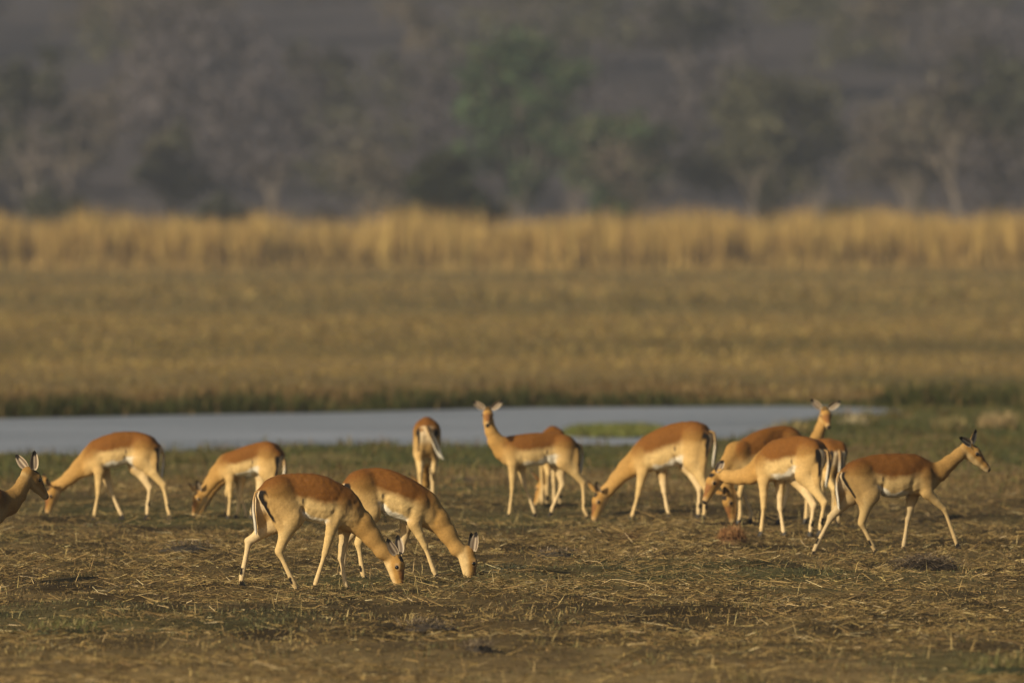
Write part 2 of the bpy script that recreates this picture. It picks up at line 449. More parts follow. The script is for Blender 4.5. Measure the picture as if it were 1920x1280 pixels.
# lower leaves, browner
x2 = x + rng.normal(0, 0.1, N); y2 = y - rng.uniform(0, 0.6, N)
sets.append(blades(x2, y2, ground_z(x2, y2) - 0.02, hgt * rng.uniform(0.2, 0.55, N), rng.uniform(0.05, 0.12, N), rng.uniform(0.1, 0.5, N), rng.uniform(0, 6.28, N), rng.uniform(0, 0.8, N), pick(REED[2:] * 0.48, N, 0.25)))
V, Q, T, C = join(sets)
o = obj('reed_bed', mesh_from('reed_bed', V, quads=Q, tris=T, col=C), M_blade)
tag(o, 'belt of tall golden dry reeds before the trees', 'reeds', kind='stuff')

# ------------------------------------------------------------------ trees
def limb_mesh(segs):
    """tapered six-sided limbs joined into one trunk mesh"""
    V, F = [], []
    for a, ra, b, rb in segs:
        a = Vector(a); b = Vector(b); d = (b - a).normalized()
        u = d.orthogonal().normalized(); v = d.cross(u); s = len(V)
        for c_, r_ in ((a, ra), (b, rb)):
            for k in range(6):
                q = c_ + (u * math.cos(k * math.pi / 3) + v * math.sin(k * math.pi / 3)) * r_
                V.append(tuple(q))
        for k in range(6):
            F.append((s + k, s + (k + 1) % 6, s + 6 + (k + 1) % 6, s + 6 + k))
        F.append(tuple(s + 6 + k for k in range(6)))
    return np.array(V), F

def make_tree_geo(h, rad, crown_base, pal, nleaf, leaf, seed, lobes=9, bare=False, lean=0.0, thick=0.03, bark=(0.10, 0.09, 0.082)):
    r = random.Random(seed); q = np.random.default_rng(seed)
    segs = []; tips = []
    fork = h * crown_base
    top0 = Vector((lean * fork, 0, fork))
    segs.append(((0, 0, -0.4), h * thick, tuple(top0), h * thick * 0.7))
    for k in range(lobes):
        a = k * 2.4 + r.uniform(-0.4, 0.4)
        rr = rad * math.sqrt((k + 0.5) / lobes) * r.uniform(0.55, 0.8)
        zz = fork + (h - fork) * r.uniform(0.25, 0.85) * (1.08 - 0.4 * (rr / rad) ** 2)
        e = Vector((math.cos(a) * rr + lean * zz, math.sin(a) * rr, zz))
        m = top0.lerp(e, 0.45) + Vector((r.uniform(-.1, .1), r.uniform(-.1, .1), r.uniform(0, .12))) * rad
        segs.append((tuple(top0 - Vector((0, 0, 0.05 * h * r.random()))), h * thick * 0.45, tuple(m), h * thick * 0.3))
        segs.append((tuple(m), h * thick * 0.3, tuple(e), h * thick * 0.1))
        tips.append((e, m))
        for _ in range(5 if bare else 2):
            t = r.uniform(0.2, 1.0)
            s0 = m.lerp(e, t); dd = Vector((r.gauss(0, 1), r.gauss(0, 1), r.uniform(0.1, 1.2))).normalized() * rad * r.uniform(0.25, 0.5)
            segs.append((tuple(s0), h * thick * 0.12, tuple(s0 + dd), h * thick * 0.04))
            tips.append((s0 + dd, s0))
    TV, TF = limb_mesh(segs)
    c = np.tile(np.array(bark), (len(TV), 1)) * q.uniform(0.85, 1.15, (len(TV), 1))
    trunk = mesh_from('trunk', TV, faces=TF, col=c)
    # leaves in clumps round the limb ends
    ctr = np.array([np.array(e) for e, m in tips]); k = q.integers(0, len(ctr), nleaf)
    off = q.normal(0, 1, (nleaf, 3)); off /= np.linalg.norm(off, axis=1)[:, None]
    off *= (q.uniform(0, 1, (nleaf, 1)) ** 0.45) * rad * q.uniform(0.18, 0.36, (nleaf, 1)) * np.array([[1, 1, 0.75]])
    P = ctr[k] + off
    P[:, 2] = np.maximum(P[:, 2], 0.25)
    a = q.normal(0, 1, (nleaf, 3)); a /= np.linalg.norm(a, axis=1)[:, None]
    b = np.cross(a, q.normal(0, 1, (nleaf, 3))); b /= np.linalg.norm(b, axis=1)[:, None]
    sz = leaf * q.uniform(0.5, 1.3, (nleaf, 1))
    V = np.stack([P - a * sz, P - b * sz * 0.45, P + a * sz, P + b * sz * 0.45], 1).reshape(-1, 3)
    Q = np.arange(nleaf * 4).reshape(-1, 4)
    tone = q.uniform(0.7, 1.25, len(ctr))[k]
    cc = np.asarray(pal)[q.integers(0, len(pal), nleaf)] * tone[:, None]
    crown = mesh_from('crown', V, quads=Q, col=np.repeat(cc, 4, 0))
    return trunk, crown

def put_tree(name, geo, px, d, label, cat='tree', group=None, rot=0.0, sc=1.0):
    trunk, crown = geo
    x = (px - 960) * d / FPX
    e = obj(name, None, loc=(x, d, float(ground_z(x, d))))
    e.rotation_euler = (0, 0, rot); e.scale = (sc, sc, sc)
    tag(e, label, cat, group)
    obj('trunk', trunk, M_bark, e)
    if crown is not None: obj('crown', crown, M_leaf, e)
    return e

OLIVE = [(0.08, 0.082, 0.048), (0.095, 0.092, 0.054), (0.07, 0.073, 0.045)]
GREENT = [(0.050, 0.092, 0.038), (0.062, 0.106, 0.044), (0.044, 0.08, 0.036)]
GREYT = [(0.090, 0.081, 0.092), (0.078, 0.071, 0.083), (0.104, 0.093, 0.10)]
DARKT = [(0.045, 0.05, 0.03), (0.055, 0.058, 0.034), (0.038, 0.04, 0.028)]
RUST = [(0.11, 0.09, 0.07), (0.10, 0.082, 0.066), (0.10, 0.09, 0.065)]

# the wood behind: many leafless grey trees that read as one mass
tmpl = [make_tree_geo(7.5 + i * 0.8, 3.4 + 0.3 * i, 0.22, [GREYT, GREYT, RUST, OLIVE, GREYT][i], 720, 0.26, 100 + i, lobes=8, bare=True) for i in range(5)]
def arr(me):
    V = np.zeros(len(me.vertices) * 3, np.float32); me.vertices.foreach_get('co', V)
    C = np.zeros(len(me.vertices) * 4, np.float32); me.color_attributes['Col'].data.foreach_get('color', C)
    return V.reshape(-1, 3), C.reshape(-1, 4)[:, :3]
crowns = [arr(t[1]) for t in tmpl]
Vs, Cs = [], []
for k in range(290):
    d = 645 + 560 * (k / 290) ** 1.15 + random.uniform(-8, 8)
    x = random.uniform(-1, 1) * (0.045 * d + 16)
    V, C = crowns[random.randrange(5)]
    px_ = 960 + x * FPX / d
    if any(abs(px_ - q[0]) < q[1] and d < q[2] for q in ((975, 150, 715), (1450, 170, 705), (325, 80, 715), (845, 90, 650))): continue
    a = random.uniform(0, 6.28); s = random.uniform(0.75, 1.35)
    ca, sa = math.cos(a) * s, math.sin(a) * s
    W = np.stack([V[:, 0] * ca - V[:, 1] * sa + x, V[:, 0] * sa + V[:, 1] * ca + d, V[:, 2] * s * random.uniform(0.85, 1.1) - 0.3 + float(ground_z(x, d))], -1)
    Vs.append(W); Cs.append(C * (random.uniform(0.88, 1.1) * (0.72 + 0.56 * float(fbm(np.array([x * 0.045]), np.array([d * 0.02]), 55)[0]))))
# low thicket at the foot of the slope
for k in range(170):
    d = random.uniform(606, 700); x = random.uniform(-1, 1) * (0.045 * d + 12)
    V, C = crowns[random.choice((0, 1, 2, 4))]
    s = random.uniform(0.16, 0.34)
    W = np.stack([V[:, 0] * s * 1.5 + x, V[:, 1] * s * 1.5 + d, (V[:, 2] - 1.6) * s * 1.2 + float(ground_z(x, d))], -1)
    sel = np.repeat(rng.uniform(0, 1, len(W) // 4) < 0.45, 4)
    Vs.append(W[sel]); Cs.append(C[sel] * random.uniform(1.1, 1.75))
V = np.concatenate(Vs); C = np.concatenate(Cs)
o = obj('woodland', mesh_from('woodland', V, quads=np.arange(len(V)).reshape(-1, 4), col=C), M_leaf)
tag(o, 'hazy grey leafless wood covering the slope', 'wood', kind='stuff')
for tr, cr in tmpl:
    bpy.data.meshes.remove(tr); bpy.data.meshes.remove(cr)

def T(h, rad, base, pal, n, leaf, seed, **kw):
    return make_tree_geo(h, rad, base, pal, n, leaf, seed, **kw)
put_tree('tree', T(13.5, 4.8, 0.12, GREENT + OLIVE[:1], 7500, 0.30, 1, lobes=20), 975, 690, 'tall green leafy tree in the middle of the wooded slope')
put_tree('tree', T(10.8, 5.8, 0.16, OLIVE, 6500, 0.28, 2, lobes=18), 1450, 680, 'broad rounded olive tree on the slope right of centre')
put_tree('tree', T(7.0, 3.0, 0.25, OLIVE + RUST[:1], 2600, 0.28, 3), 325, 690, 'small yellowish olive tree on the slope at left')
put_tree('tree', T(9.5, 4.6, 0.22, GREYT + DARKT, 3000, 0.30, 4, lobes=11), 1285, 790, 'dark grey domed tree high on the slope behind the olive tree')
put_tree('tree', T(12.0, 4.2, 0.2, DARKT, 3600, 0.30, 5, lobes=12), 45, 680, 'dark tall tree at the left edge of the slope')
put_tree('tree', T(13.5, 4.4, 0.2, DARKT, 3600, 0.30, 6, lobes=12), 1875, 690, 'dark tall tree at the right edge of the slope')
put_tree('tree', T(9.5, 4.0, 0.2, DARKT + GREYT, 2800, 0.30, 7, lobes=11), 1725, 700, 'murky dark tree left of the tall right edge tree')
put_tree('tree', T(8.5, 4.2, 0.14, OLIVE + GREENT, 4800, 0.28, 8, lobes=14), 1150, 676, 'low olive tree spreading at the right foot of the green tree')
put_tree('tree', T(7.5, 3.2, 0.22, DARKT + GREYT, 2000, 0.30, 9), 590, 760, 'dim grey tree on the slope left of the green tree')
put_tree('tree', T(6.0, 3.0, 0.22, GREYT + DARKT, 1800, 0.30, 10), 770, 775, 'small dark tree high on the slope left of the green tree')
put_tree('bush', T(5.9, 2.9, 0.06, [(0.020, 0.026, 0.010), (0.028, 0.033, 0.013)], 6500, 0.28, 11, lobes=16), 840, 588, 'round dark green bush rising behind the reeds', 'bush')
put_tree('bush', T(3.9, 2.6, 0.08, DARKT, 2400, 0.22, 12, lobes=11), 405, 618, 'dark low bush behind the reeds left of centre', 'bush')
put_tree('bush', T(3.9, 2.6, 0.08, DARKT, 2400, 0.22, 13, lobes=11), 100, 616, 'dark low bush behind the reeds at far left', 'bush')
put_tree('bush', T(3.6, 1.8, 0.08, DARKT + GREYT, 1500, 0.22, 14), 610, 622, 'small grey bush behind the reeds left of the round bush', 'bush')
put_tree('bush', T(4.2, 2.0, 0.08, GREENT + DARKT, 1500, 0.22, 15), 1150, 625, 'dark bush behind the reeds right of the pale stump', 'bush')
put_tree('bush', T(4.0, 2.2, 0.08, GREYT + DARKT, 1500, 0.22, 16), 1575, 628, 'grey scrubby bush behind the reeds at right', 'bush')
PALE = (0.21, 0.18, 0.155)
def dead(h, seed, lean, thick=0.05):
    tr, cr = make_tree_geo(h, h * 0.28, 0.5, GREYT, 10, 0.1, seed, lobes=5, bare=True, lean=lean, thick=thick * .45, bark=PALE)
    bpy.data.meshes.remove(cr)
    return tr, None
for px, d, h, ln_, lab in ((507, 612, 6.2, 0.02, 'pale bare dead tree behind the reeds left of centre'),
                           (1080, 610, 5.0, 0.0, 'pale bare stump tree right of the round dark bush'),
                           (1408, 632, 6.5, 0.05, 'pale dead tree under the rounded olive tree'),
                           (1535, 622, 5.6, -0.04, 'pale dead trunk right of the rounded olive tree'),
                           (1702, 640, 5.6, 0.02, 'pale bare tree behind the reeds toward the right'),
                           (1815, 640, 8.5, -0.2, 'tall slanting pale dead tree near the right edge'),
                           (40, 640, 9.0, 0.14, 'slanting pale dead tree near the left edge'),
                           (120, 650, 8.5, 0.05, 'thin pale bare tree right of the slanting left tree')):
    put_tree('dead_tree', dead(h, int(px), ln_), px, d, lab, 'dead tree')
# ------------------------------------------------------------------ impalas
BLACK = np.array([0.012, 0.010, 0.009]); WHITE = np.array([0.72, 0.67, 0.56]); CREAM = np.array([0.66, 0.50, 0.28])
FAWN = np.array([0.575, 0.405, 0.180]); TAN = np.array([0.355, 0.20, 0.058]); SADDLE = np.array([0.158, 0.064, 0.013])

def cone_d(P, pr):
    a, ra, b, rb, u, ly = pr['a'], pr['ra'], pr['b'], pr['rb'], pr['u'], pr['ly']
    def sq(D):
        if ly == 1.0: return D
        return D + (ly - 1.0) * (D @ u)[..., None] * u
    A = sq(P - a); B = sq((b - a)[None])[0]
    t = np.clip((A @ B) / max(B @ B, 1e-9), 0, 1)
    return np.linalg.norm(A - t[..., None] * B, axis=-1) - (ra + (rb - ra) * t), t

def surface_nets(F, org, h):
    ins = F < 0
    n0, n1, n2 = F.shape
    cnt = np.zeros((n0 - 1, n1 - 1, n2 - 1), np.int8)
    for i in (0, 1):
        for j in (0, 1):
            for k in (0, 1):
                cnt += ins[i:n0 - 1 + i, j:n1 - 1 + j, k:n2 - 1 + k]
    act = (cnt > 0) & (cnt < 8)
    ci = np.argwhere(act)
    ids = np.full(act.shape, -1, np.int64); ids[act] = np.arange(len(ci))
    acc = np.zeros((len(ci), 3)); num = np.zeros(len(ci))
    cor = np.array([(i, j, k) for i in (0, 1) for j in (0, 1) for k in (0, 1)])
    for a in range(8):
        for b in range(a + 1, 8):
            if np.abs(cor[a] - cor[b]).sum() != 1: continue
            pa = ci + cor[a]; pb = ci + cor[b]
            fa = F[pa[:, 0], pa[:, 1], pa[:, 2]]; fb = F[pb[:, 0], pb[:, 1], pb[:, 2]]
            m = (fa < 0) != (fb < 0)
            t = fa[m] / (fa[m] - fb[m])
            acc[m] += pa[m] + t[:, None] * (cor[b] - cor[a]); num[m] += 1
    V = org + h * acc / num[:, None]
    quads = []
    for ax in range(3):
        lo = [slice(None)] * 3; hi = [slice(None)] * 3
        lo[ax] = slice(0, -1); hi[ax] = slice(1, None)
        e = ins[tuple(lo)] != ins[tuple(hi)]
        pos = np.argwhere(e)
        o1, o2 = (ax + 1) % 3, (ax + 2) % 3
        ok = (pos[:, o1] > 0) & (pos[:, o2] > 0) & (pos[:, o1] < act.shape[o1]) & (pos[:, o2] < act.shape[o2])
        pos = pos[ok]
        d1 = np.zeros(3, int); d1[o1] = 1; d2 = np.zeros(3, int); d2[o2] = 1
        q = [pos - d1 - d2, pos - d2, pos, pos - d1]
        q = np.stack([ids[c[:, 0], c[:, 1], c[:, 2]] for c in q], -1)
        flip = ins[pos[:, 0], pos[:, 1], pos[:, 2]]
        q = np.where(flip[:, None], q, q[:, ::-1])
        quads.append(q)
    return V, np.concatenate(quads)

def unit(v):
    v = np.asarray(v, float); return v / np.linalg.norm(v)

EY = np.array([0.0, 1.0, 0.0])
# fore leg radii from the shoulder down, hind leg radii from the hip down
def leg_prims(joints, radii, flat, k, gid):
    out = []
    for i in range(len(joints) - 1):
        out.append(dict(a=joints[i], ra=radii[i], b=joints[i + 1], rb=radii[i + 1], u=EY, ly=flat[i], k=k[i], g=gid, s0=i, n=len(joints) - 1))
    return out

def build_impala(sp):
    """sp: pose in metres, x forward, y to the animal's left, z up"""
    z = sp.get('size', 1.0); GRID = 0.0078 if sp['at'][1] < 93 else 0.0098
    prims = []
    # torso loft
    top = np.array(sorted(sp['top'])); bot = np.array(sorted(sp['bottom']))
    x0, x1 = top[0, 0], top[-1, 0]
    def curve(pts, x):
        xs = np.linspace(pts[0, 0], pts[-1, 0], 80); ys = np.interp(xs, pts[:, 0], pts[:, 1])
        ker = np.array([1, 2, 3, 4, 3, 2, 1.0]); ker /= ker.sum()
        ys = np.convolve(np.pad(ys, 3, mode='edge'), ker, 'valid')
        return np.interp(x, xs, ys)
    L = x1 - x0
    def prof(x):
        t = np.clip((x - x0) / L, 0, 1)
        w = np.interp(t, [0, .08, .2, .33, .45, .58, .7, .82, .92, 1], np.array([.05, .080, .098, .098, .112, .126, .118, .092, .070, .045])) * z
        tp = curve(top, x); bt = curve(bot, x)
        bt = np.minimum(bt, tp - 0.05 * z)
        r = 0.09 * L
        e0 = np.clip((x0 + r - x) / r, 0, 1); e1 = np.clip((x - x1 + r) / r, 0, 1)
        f = np.sqrt(np.clip(1 - e0 ** 2, 0.004, 1)) * np.sqrt(np.clip(1 - e1 ** 2, 0.004, 1))
        return tp, bt, (tp + bt) / 2, (tp - bt) / 2 * f, w * f
    def torso_d(X, Y, Z):
        tp, bt, zc, h, w = prof(X)
        zz = (Z - zc) / h; yy = np.abs(Y) / w
        p_ = 2.25
        return ((np.abs(zz) ** p_ + yy ** p_) ** (1 / p_) - 1) * np.minimum(h, w)
    # neck
    nk = sp['neck']
    for i in range(len(nk) - 1):
        (pa, ra), (pb, rb) = nk[i], nk[i + 1]
        prims.append(dict(a=np.array(pa), ra=ra, b=np.array(pb), rb=rb, u=EY, ly=(1.6, 1.4, 1.25, 1.2)[min(i, 3)], k=0.03, g='neck', s0=i, n=len(nk) - 1))
    # head
    P = np.array(sp['poll']); f = unit(sp['fwd']); n_ = np.array(sp['up'], float); n_ = unit(n_ - (n_ @ f) * f); u = np.cross(n_, f)
    hs = sp.get('head_size', 0.92) * z
    def H(a, b, c=0.0): return P + hs * (a * f + b * n_ + c * u)
    hn_ = [((0.0, 0.0), .050), ((.065, .004), .056), ((.125, -.004), .043), ((.185, -.010), .031), ((.222, -.013), .0265)]
    for i in range(4):
        (pa, ra), (pb, rb) = hn_[i], hn_[i + 1]
        prims.append(dict(a=H(*pa), ra=ra * hs, b=H(*pb), rb=rb * hs, u=u, ly=1.2, k=0.012, g='head', s0=i, n=4))
    prims.append(dict(a=H(.02, -.03), ra=.042 * hs, b=H(.15, -.026), rb=.022 * hs, u=u, ly=1.25, k=0.015, g='head', s0=0, n=4))
    for s in (-1, 1):   # brow ridges over the eyes
        prims.append(dict(a=H(.062, .030, s * .030), ra=.017 * hs, b=H(.090, .024, s * .030), rb=.013 * hs, u=u, ly=1.0, k=0.012, g='head', s0=1, n=4))
    # legs
    for side, lg in sp['fore'].items():
        sy = 1 if side == 'l' else -1
        sh, el, cp, ft, hf = [np.array(q, float) for q in lg]
        m1 = el * 0.45 + cp * 0.55; m2 = cp * 0.75 + ft * 0.25
        js = [sh, el, m1, cp, m2, ft, hf]
        prims += leg_prims(js, np.array([.078, .050, .032, .0240, .0152, .0182, .0155]) * z, [1.6, 1.3, 1.12, 1.05, 1, 1], [.018, .018, .012, .008, .006, .006], 'fore' + side)
    for side, lg in sp['hind'].items():
        hp, st, hk, ft, hf = [np.array(q, float) for q in lg]
        g1 = st * 0.5 + hk * 0.5 + np.array([-.006, 0, 0]); pt = hk + np.array([-.012, 0, .015]) * z; m2 = hk * 0.7 + ft * 0.3
        js = [hp, st, g1, hk, m2, ft, hf]
        prims += leg_prims(js, np.array([.112, .082, .046, .0285, .0170, .0195, .0160]) * z, [1.6, 1.45, 1.2, 1.1, 1, 1], [.025, .018, .012, .008, .006, .006], 'hind' + side)
        prims.append(dict(a=pt, ra=.018 * z, b=g1 * 0.6 + pt * 0.4 + np.array([-.012, 0, 0]), rb=.014 * z, u=EY, ly=1.15, k=.012, g='hind' + side, s0=2, n=6))
        # back of the thigh, running down from the seat bone
        sb = np.array([x0 + 0.045 * z, hp[1] * 0.72, hp[2] - 0.02 * z])
        prims.append(dict(a=sb, ra=.058 * z, b=g1 + np.array([-.012, 0, .03]), rb=.040 * z, u=EY, ly=1.3, k=.03, g='hind' + side, s0=0, n=6))
    # field
    lo = np.array([x0 - .02, -.14 * z, 0.2]); hi = np.array([x1 + .02, .14 * z, top[:, 1].max() + .02])
    for p_ in prims:
        for q, r_ in ((p_['a'], p_['ra']), (p_['b'], p_['rb'])):
            lo = np.minimum(lo, q - r_ - .02); hi = np.maximum(hi, q + r_ + .02)
    ax = [np.arange(lo[i], hi[i] + GRID, GRID) for i in range(3)]
    F = np.full([len(a) for a in ax], 0.5, np.float32)
    m = (ax[0] > x0 - .03) & (ax[0] < x1 + .03)
    X = ax[0][m][:, None, None]
    F[m] = torso_d(X, ax[1][None, :, None], ax[2][None, None, :]).astype(np.float32)
    for p_ in prims:
        pad = p_['k'] + .025
        r_ = max(p_['ra'], p_['rb'])
        a_, b_ = np.minimum(p_['a'], p_['b']) - r_ - pad, np.maximum(p_['a'], p_['b']) + r_ + pad
        sl = tuple(slice(max(0, int((a_[i] - lo[i]) / GRID)), min(len(ax[i]), int((b_[i] - lo[i]) / GRID) + 2)) for i in range(3))
        G3 = np.stack(np.meshgrid(ax[0][sl[0]], ax[1][sl[1]], ax[2][sl[2]], indexing='ij'), -1)
        d, _ = cone_d(G3, p_)
        sub = F[sl]; k = p_['k']
        hh = np.clip(0.5 + 0.5 * (sub - d) / k, 0, 1)
        F[sl] = sub * (1 - hh) + d * hh - k * hh * (1 - hh)
    # creases of the body: flank fold, behind the elbow, between shoulder and neck; hollows between the ribs
    tp0 = lambda t_: curve(top, np.array([x0 + t_ * L]))[0]; bt0 = lambda t_: curve(bot, np.array([x0 + t_ * L]))[0]
    def pt_(t_, fr_): return np.array([x0 + t_ * L, 0, tp0(t_) + (bt0(t_) - tp0(t_)) * fr_])
    cuts = [((.435, .52), (.400, .78), .020, .006), ((.400, .78), (.385, 1.0), .020, .013), ((.715, .42), (.690, .70), .022, .004), ((.690, .70), (.680, .98), .022, .007),
            ((.90, .30), (.965, .62), .022, .004), ((.965, .62), (.93, .92), .022, .006), ((.30, .14), (.42, .17), .020, .004)]
    cuts += [((.48 + .055 * i, .42), (.455 + .055 * i, .84), .013, .0009) for i in range(4)]
    P3 = np.stack(np.meshgrid(*ax, indexing='ij'), -1) if False else None
    for (ta, fa), (tb, fb), rr, dep in cuts:
        A_, B_ = pt_(ta, fa), pt_(tb, fb)
        i0 = max(0, int((min(A_[0], B_[0]) - .05 - lo[0]) / GRID)); i1 = int((max(A_[0], B_[0]) + .05 - lo[0]) / GRID) + 1
        k0 = max(0, int((min(A_[2], B_[2]) - .05 - lo[2]) / GRID)); k1 = int((max(A_[2], B_[2]) + .05 - lo[2]) / GRID) + 1
        gx_ = ax[0][i0:i1][:, None]; gz_ = ax[2][k0:k1][None, :]
        ab = B_ - A_; tt = np.clip(((gx_ - A_[0]) * ab[0] + (gz_ - A_[2]) * ab[2]) / (ab[0] ** 2 + ab[2] ** 2), 0, 1)
        dd = np.sqrt((gx_ - A_[0] - tt * ab[0]) ** 2 + (gz_ - A_[2] - tt * ab[2]) ** 2)
        F[i0:i1, :, k0:k1] += (dep * z * np.exp(-(dd / (rr * z)) ** 2))[:, None, :].astype(np.float32)
    # uneven muscle and hide under the coat
    q_ = np.random.default_rng(sp.get('seed', 0))
    for wl, am in ((.085, .0010), (.045, .0010), (.024, .0007)):
        w_ = 0
        for _ in range(3):
            kv = q_.normal(0, 1, 3); kv = kv / np.linalg.norm(kv) * 2 * math.pi / wl; ph = q_.uniform(0, 6.28, 3)
            w_ = w_ + np.sin(ax[0] * kv[0] + ph[0])[:, None, None] * np.sin(ax[1] * kv[1] * 1.3 + ph[1])[None, :, None] * np.sin(ax[2] * kv[2] + ph[2])[None, None, :]
        F += (am * z * w_ * np.clip((ax[2] - .30) / .15, .15, 1)[None, None, :]).astype(np.float32)
    V, Q = surface_nets(F, lo, GRID)
    fn = np.cross(V[Q[:, 2]] - V[Q[:, 0]], V[Q[:, 3]] - V[Q[:, 1]])
    NR = np.zeros_like(V)
    for c_ in range(4): np.add.at(NR, Q[:, c_], fn)
    NR /= np.linalg.norm(NR, axis=1)[:, None] + 1e-12
    for _ in range(3):
        sm = np.zeros_like(NR)
        av = NR[Q].sum(1)
        for c_ in range(4): np.add.at(sm, Q[:, c_], av)
        NR = sm / (np.linalg.norm(sm, axis=1)[:, None] + 1e-12)
    # ---------------- coat pattern
    groups = {}
    dt = torso_d(V[:, 0], V[:, 1], V[:, 2])
    D = {'torso': dt}; SS = {}
    for p_ in prims:
        d, t = cone_d(V, p_)
        s = (p_['s0'] + t) / p_['n']
        g_ = p_['g']
        if g_ in D:
            b_ = d < D[g_]; D[g_] = np.where(b_, d, D[g_]); SS[g_] = np.where(b_, s, SS[g_])
        else:
            D[g_] = d; SS[g_] = s
    tp, bt, zc, h, w = prof(V[:, 0])
    fr = np.clip((tp - V[:, 2]) / np.maximum(tp - bt, .02), -0.2, 1.3)
    t = np.clip((V[:, 0] - x0) / L, 0, 1)
    sd_ = sp.get('seed', 0)
    wob = (vnoise(V[:, 0] * 14 + sd_ * 3.1, V[:, 2] * 14 + V[:, 1] * 9, 5) - .5) * .07 + (vnoise(V[:, 0] * 60, V[:, 2] * 60 + sd_, 6) - .5) * .03 + ((sd_ * 37 % 11) / 11 - .5) * .06
    line = np.interp(t, [0, .12, .25, .4, .6, .75, .9, 1], [.30, .36, .45, .51, .53, .50, .45, .40])
    soft = np.interp(t, [0, .25, .38, .66, .8, 1], [.26, .20, .10, .09, .18, .26])
    low = np.array([FAWN if 0 else FAWN])[0]
    lowc = lerp3(TAN * 1.15, FAWN, (.35 + .65 * sstep(.05, .40, t)) * (1 - .7 * sstep(.72, .98, t)))
    upc = lerp3(SADDLE, TAN * .8, sstep(.80, 1.0, t) * .6)
    ct = upc * (1 - sstep(-1, 1, (fr + wob - line) / soft))[:, None] + lowc * sstep(-1, 1, (fr + wob - line) / soft)[:, None]
    wb = sstep(.82, .91, fr + wob * 1.5 + .14 * (1 - sstep(.36, .52, t))) * sstep(.12, .25, t) * (1 - sstep(.62, .74, t))
    ct = ct * (1 - wb)[:, None] + WHITE * wb[:, None]
    W = np.exp(-np.maximum(dt, 0) / .007); acc = ct * W[:, None]; tot = W.copy()
    for g_, d in D.items():
        if g_ == 'torso': continue
        s = SS[g_]
        if g_ == 'neck':
            dorsal = sstep(-.02, .05, V[:, 2] - np.interp(V[:, 0], *zip(*sorted([(q[0][0], q[0][2]) for q in nk]))))
            c = lerp3(TAN * 1.12, TAN * .9, dorsal * (1 - s * .5))
            c = c * (1 - 0.25 * s)[:, None] + FAWN * (0.25 * s)[:, None]
            wgt = 1.0
        elif g_ == 'head':
            R_ = V - P; hf_ = R_ @ f / hs; hn2 = R_ @ n_ / hs; hu = R_ @ u / hs
            c = np.tile(TAN * 1.05, (len(V), 1))
            jaw = sstep(.0, -.035, hn2 + 0 * hf_) if False else 1 - sstep(-.04, -.005, hn2)
            c = c * (1 - jaw)[:, None] + (FAWN * .7 + CREAM * .3) * jaw[:, None]
            br = sstep(.008, .022, hn2) * sstep(.085, .12, hf_)
            c = c * (1 - br * .85)[:, None] + np.array([.19, .08, .03]) * (br * .85)[:, None]
            mz = sstep(.19, .215, hf_) * (.35 + .65 * (1 - sstep(-.03, -.01, hn2))); c = c * (1 - mz)[:, None] + (CREAM * .9) * mz[:, None]
            ns = sstep(.222, .234, hf_) * sstep(-.028, -.014, hn2); c = c * (1 - ns)[:, None] + BLACK * 2 * ns[:, None]
            fp = sstep(.028, .040, hn2) * (1 - sstep(.045, .06, hf_)) * sstep(.0, .02, hf_) * (np.abs(hu) < .03)
            c = c * (1 - fp)[:, None] + BLACK * 1.5 * fp[:, None]
            de = np.sqrt((hf_ - .078) ** 2 + (hn2 - .016) ** 2)
            ring = (1 - sstep(.021, .027, de)) * (hn2 > .010) * (np.abs(hu) > .02)
            c = c * (1 - ring * .12)[:, None] + WHITE * .95 * (ring * .12)[:, None]
            wgt = 1.0
        else:
            sy = 1 if g_.endswith('l') else -1
            yc = np.array([q for q in sp[g_[:4]][g_[4:]]])[1:, 1].mean()
            inner = sstep(.0, .02, -(V[:, 1] - yc) * sy)
            base = lerp3(TAN * .62 + FAWN * .38, FAWN * .98, sstep(.02, .36, s))
            base = base * (1 - .5 * sstep(.4, .85, s))[:, None] + CREAM * (.5 * sstep(.4, .85, s))[:, None]
            inner *= sstep(.1, .4, s)
            c = base * (1 - inner * .65)[:, None] + (CREAM * .85 + WHITE * .15) * (inner * .65)[:, None]
            if g_.startswith('hind'):
                lgp = np.array(sp['hind'][g_[4:]]); hk, ft = lgp[2], lgp[3]
                axd = unit(ft - hk); rel = V - ft; al = rel @ axd
                back = np.cross(axd, EY); back = back if back[0] < 0 else -back
                gl = (np.abs(al + .028 * z) < .026 * z) & (rel @ back > .004) & (s > .6)
                c[gl] = BLACK
            up_ = (1 - sstep(.40, .62, fr + wob)) * (1 - sstep(.20, .40, s))
            if g_.startswith('fore'): up_ = (1 - sstep(.38, .72, fr + wob)) * (1 - sstep(.15, .30, s))
            sad = lerp3(SADDLE, TAN * .8, sstep(.05, .55, fr))
            c = c * (1 - up_)[:, None] + sad * up_[:, None]
            wgt = np.where(s < .12, .7, 1.0)
        W = np.exp(-np.maximum(d, 0) / .007) * wgt
        acc += c * W[:, None]; tot += W
    C = acc / np.maximum(tot, 1e-6)[:, None]
    # rump: white seat, black stripe down each buttock
    rx = V[:, 0] - x0; zt = top[0, 1]
    yl = np.abs(V[:, 1]); zrel = zt - V[:, 2]
    rear = (rx < .115 * z) & (zrel > -.03) & (zrel < .26 * z) & (np.minimum.reduce([D[k_] for k_ in ('hindl', 'hindr', 'torso')]) < .02)
    out_ = NR[:, 1] * np.sign(V[:, 1]); ang = np.arctan2(out_, -NR[:, 0])
    rear = (rear & (yl < .105 * z)) * (1 - sstep(.40, .65, NR[:, 2])) * (1 - sstep(.026 * z, .044 * z, rx - .38 * np.maximum(zrel, 0)))
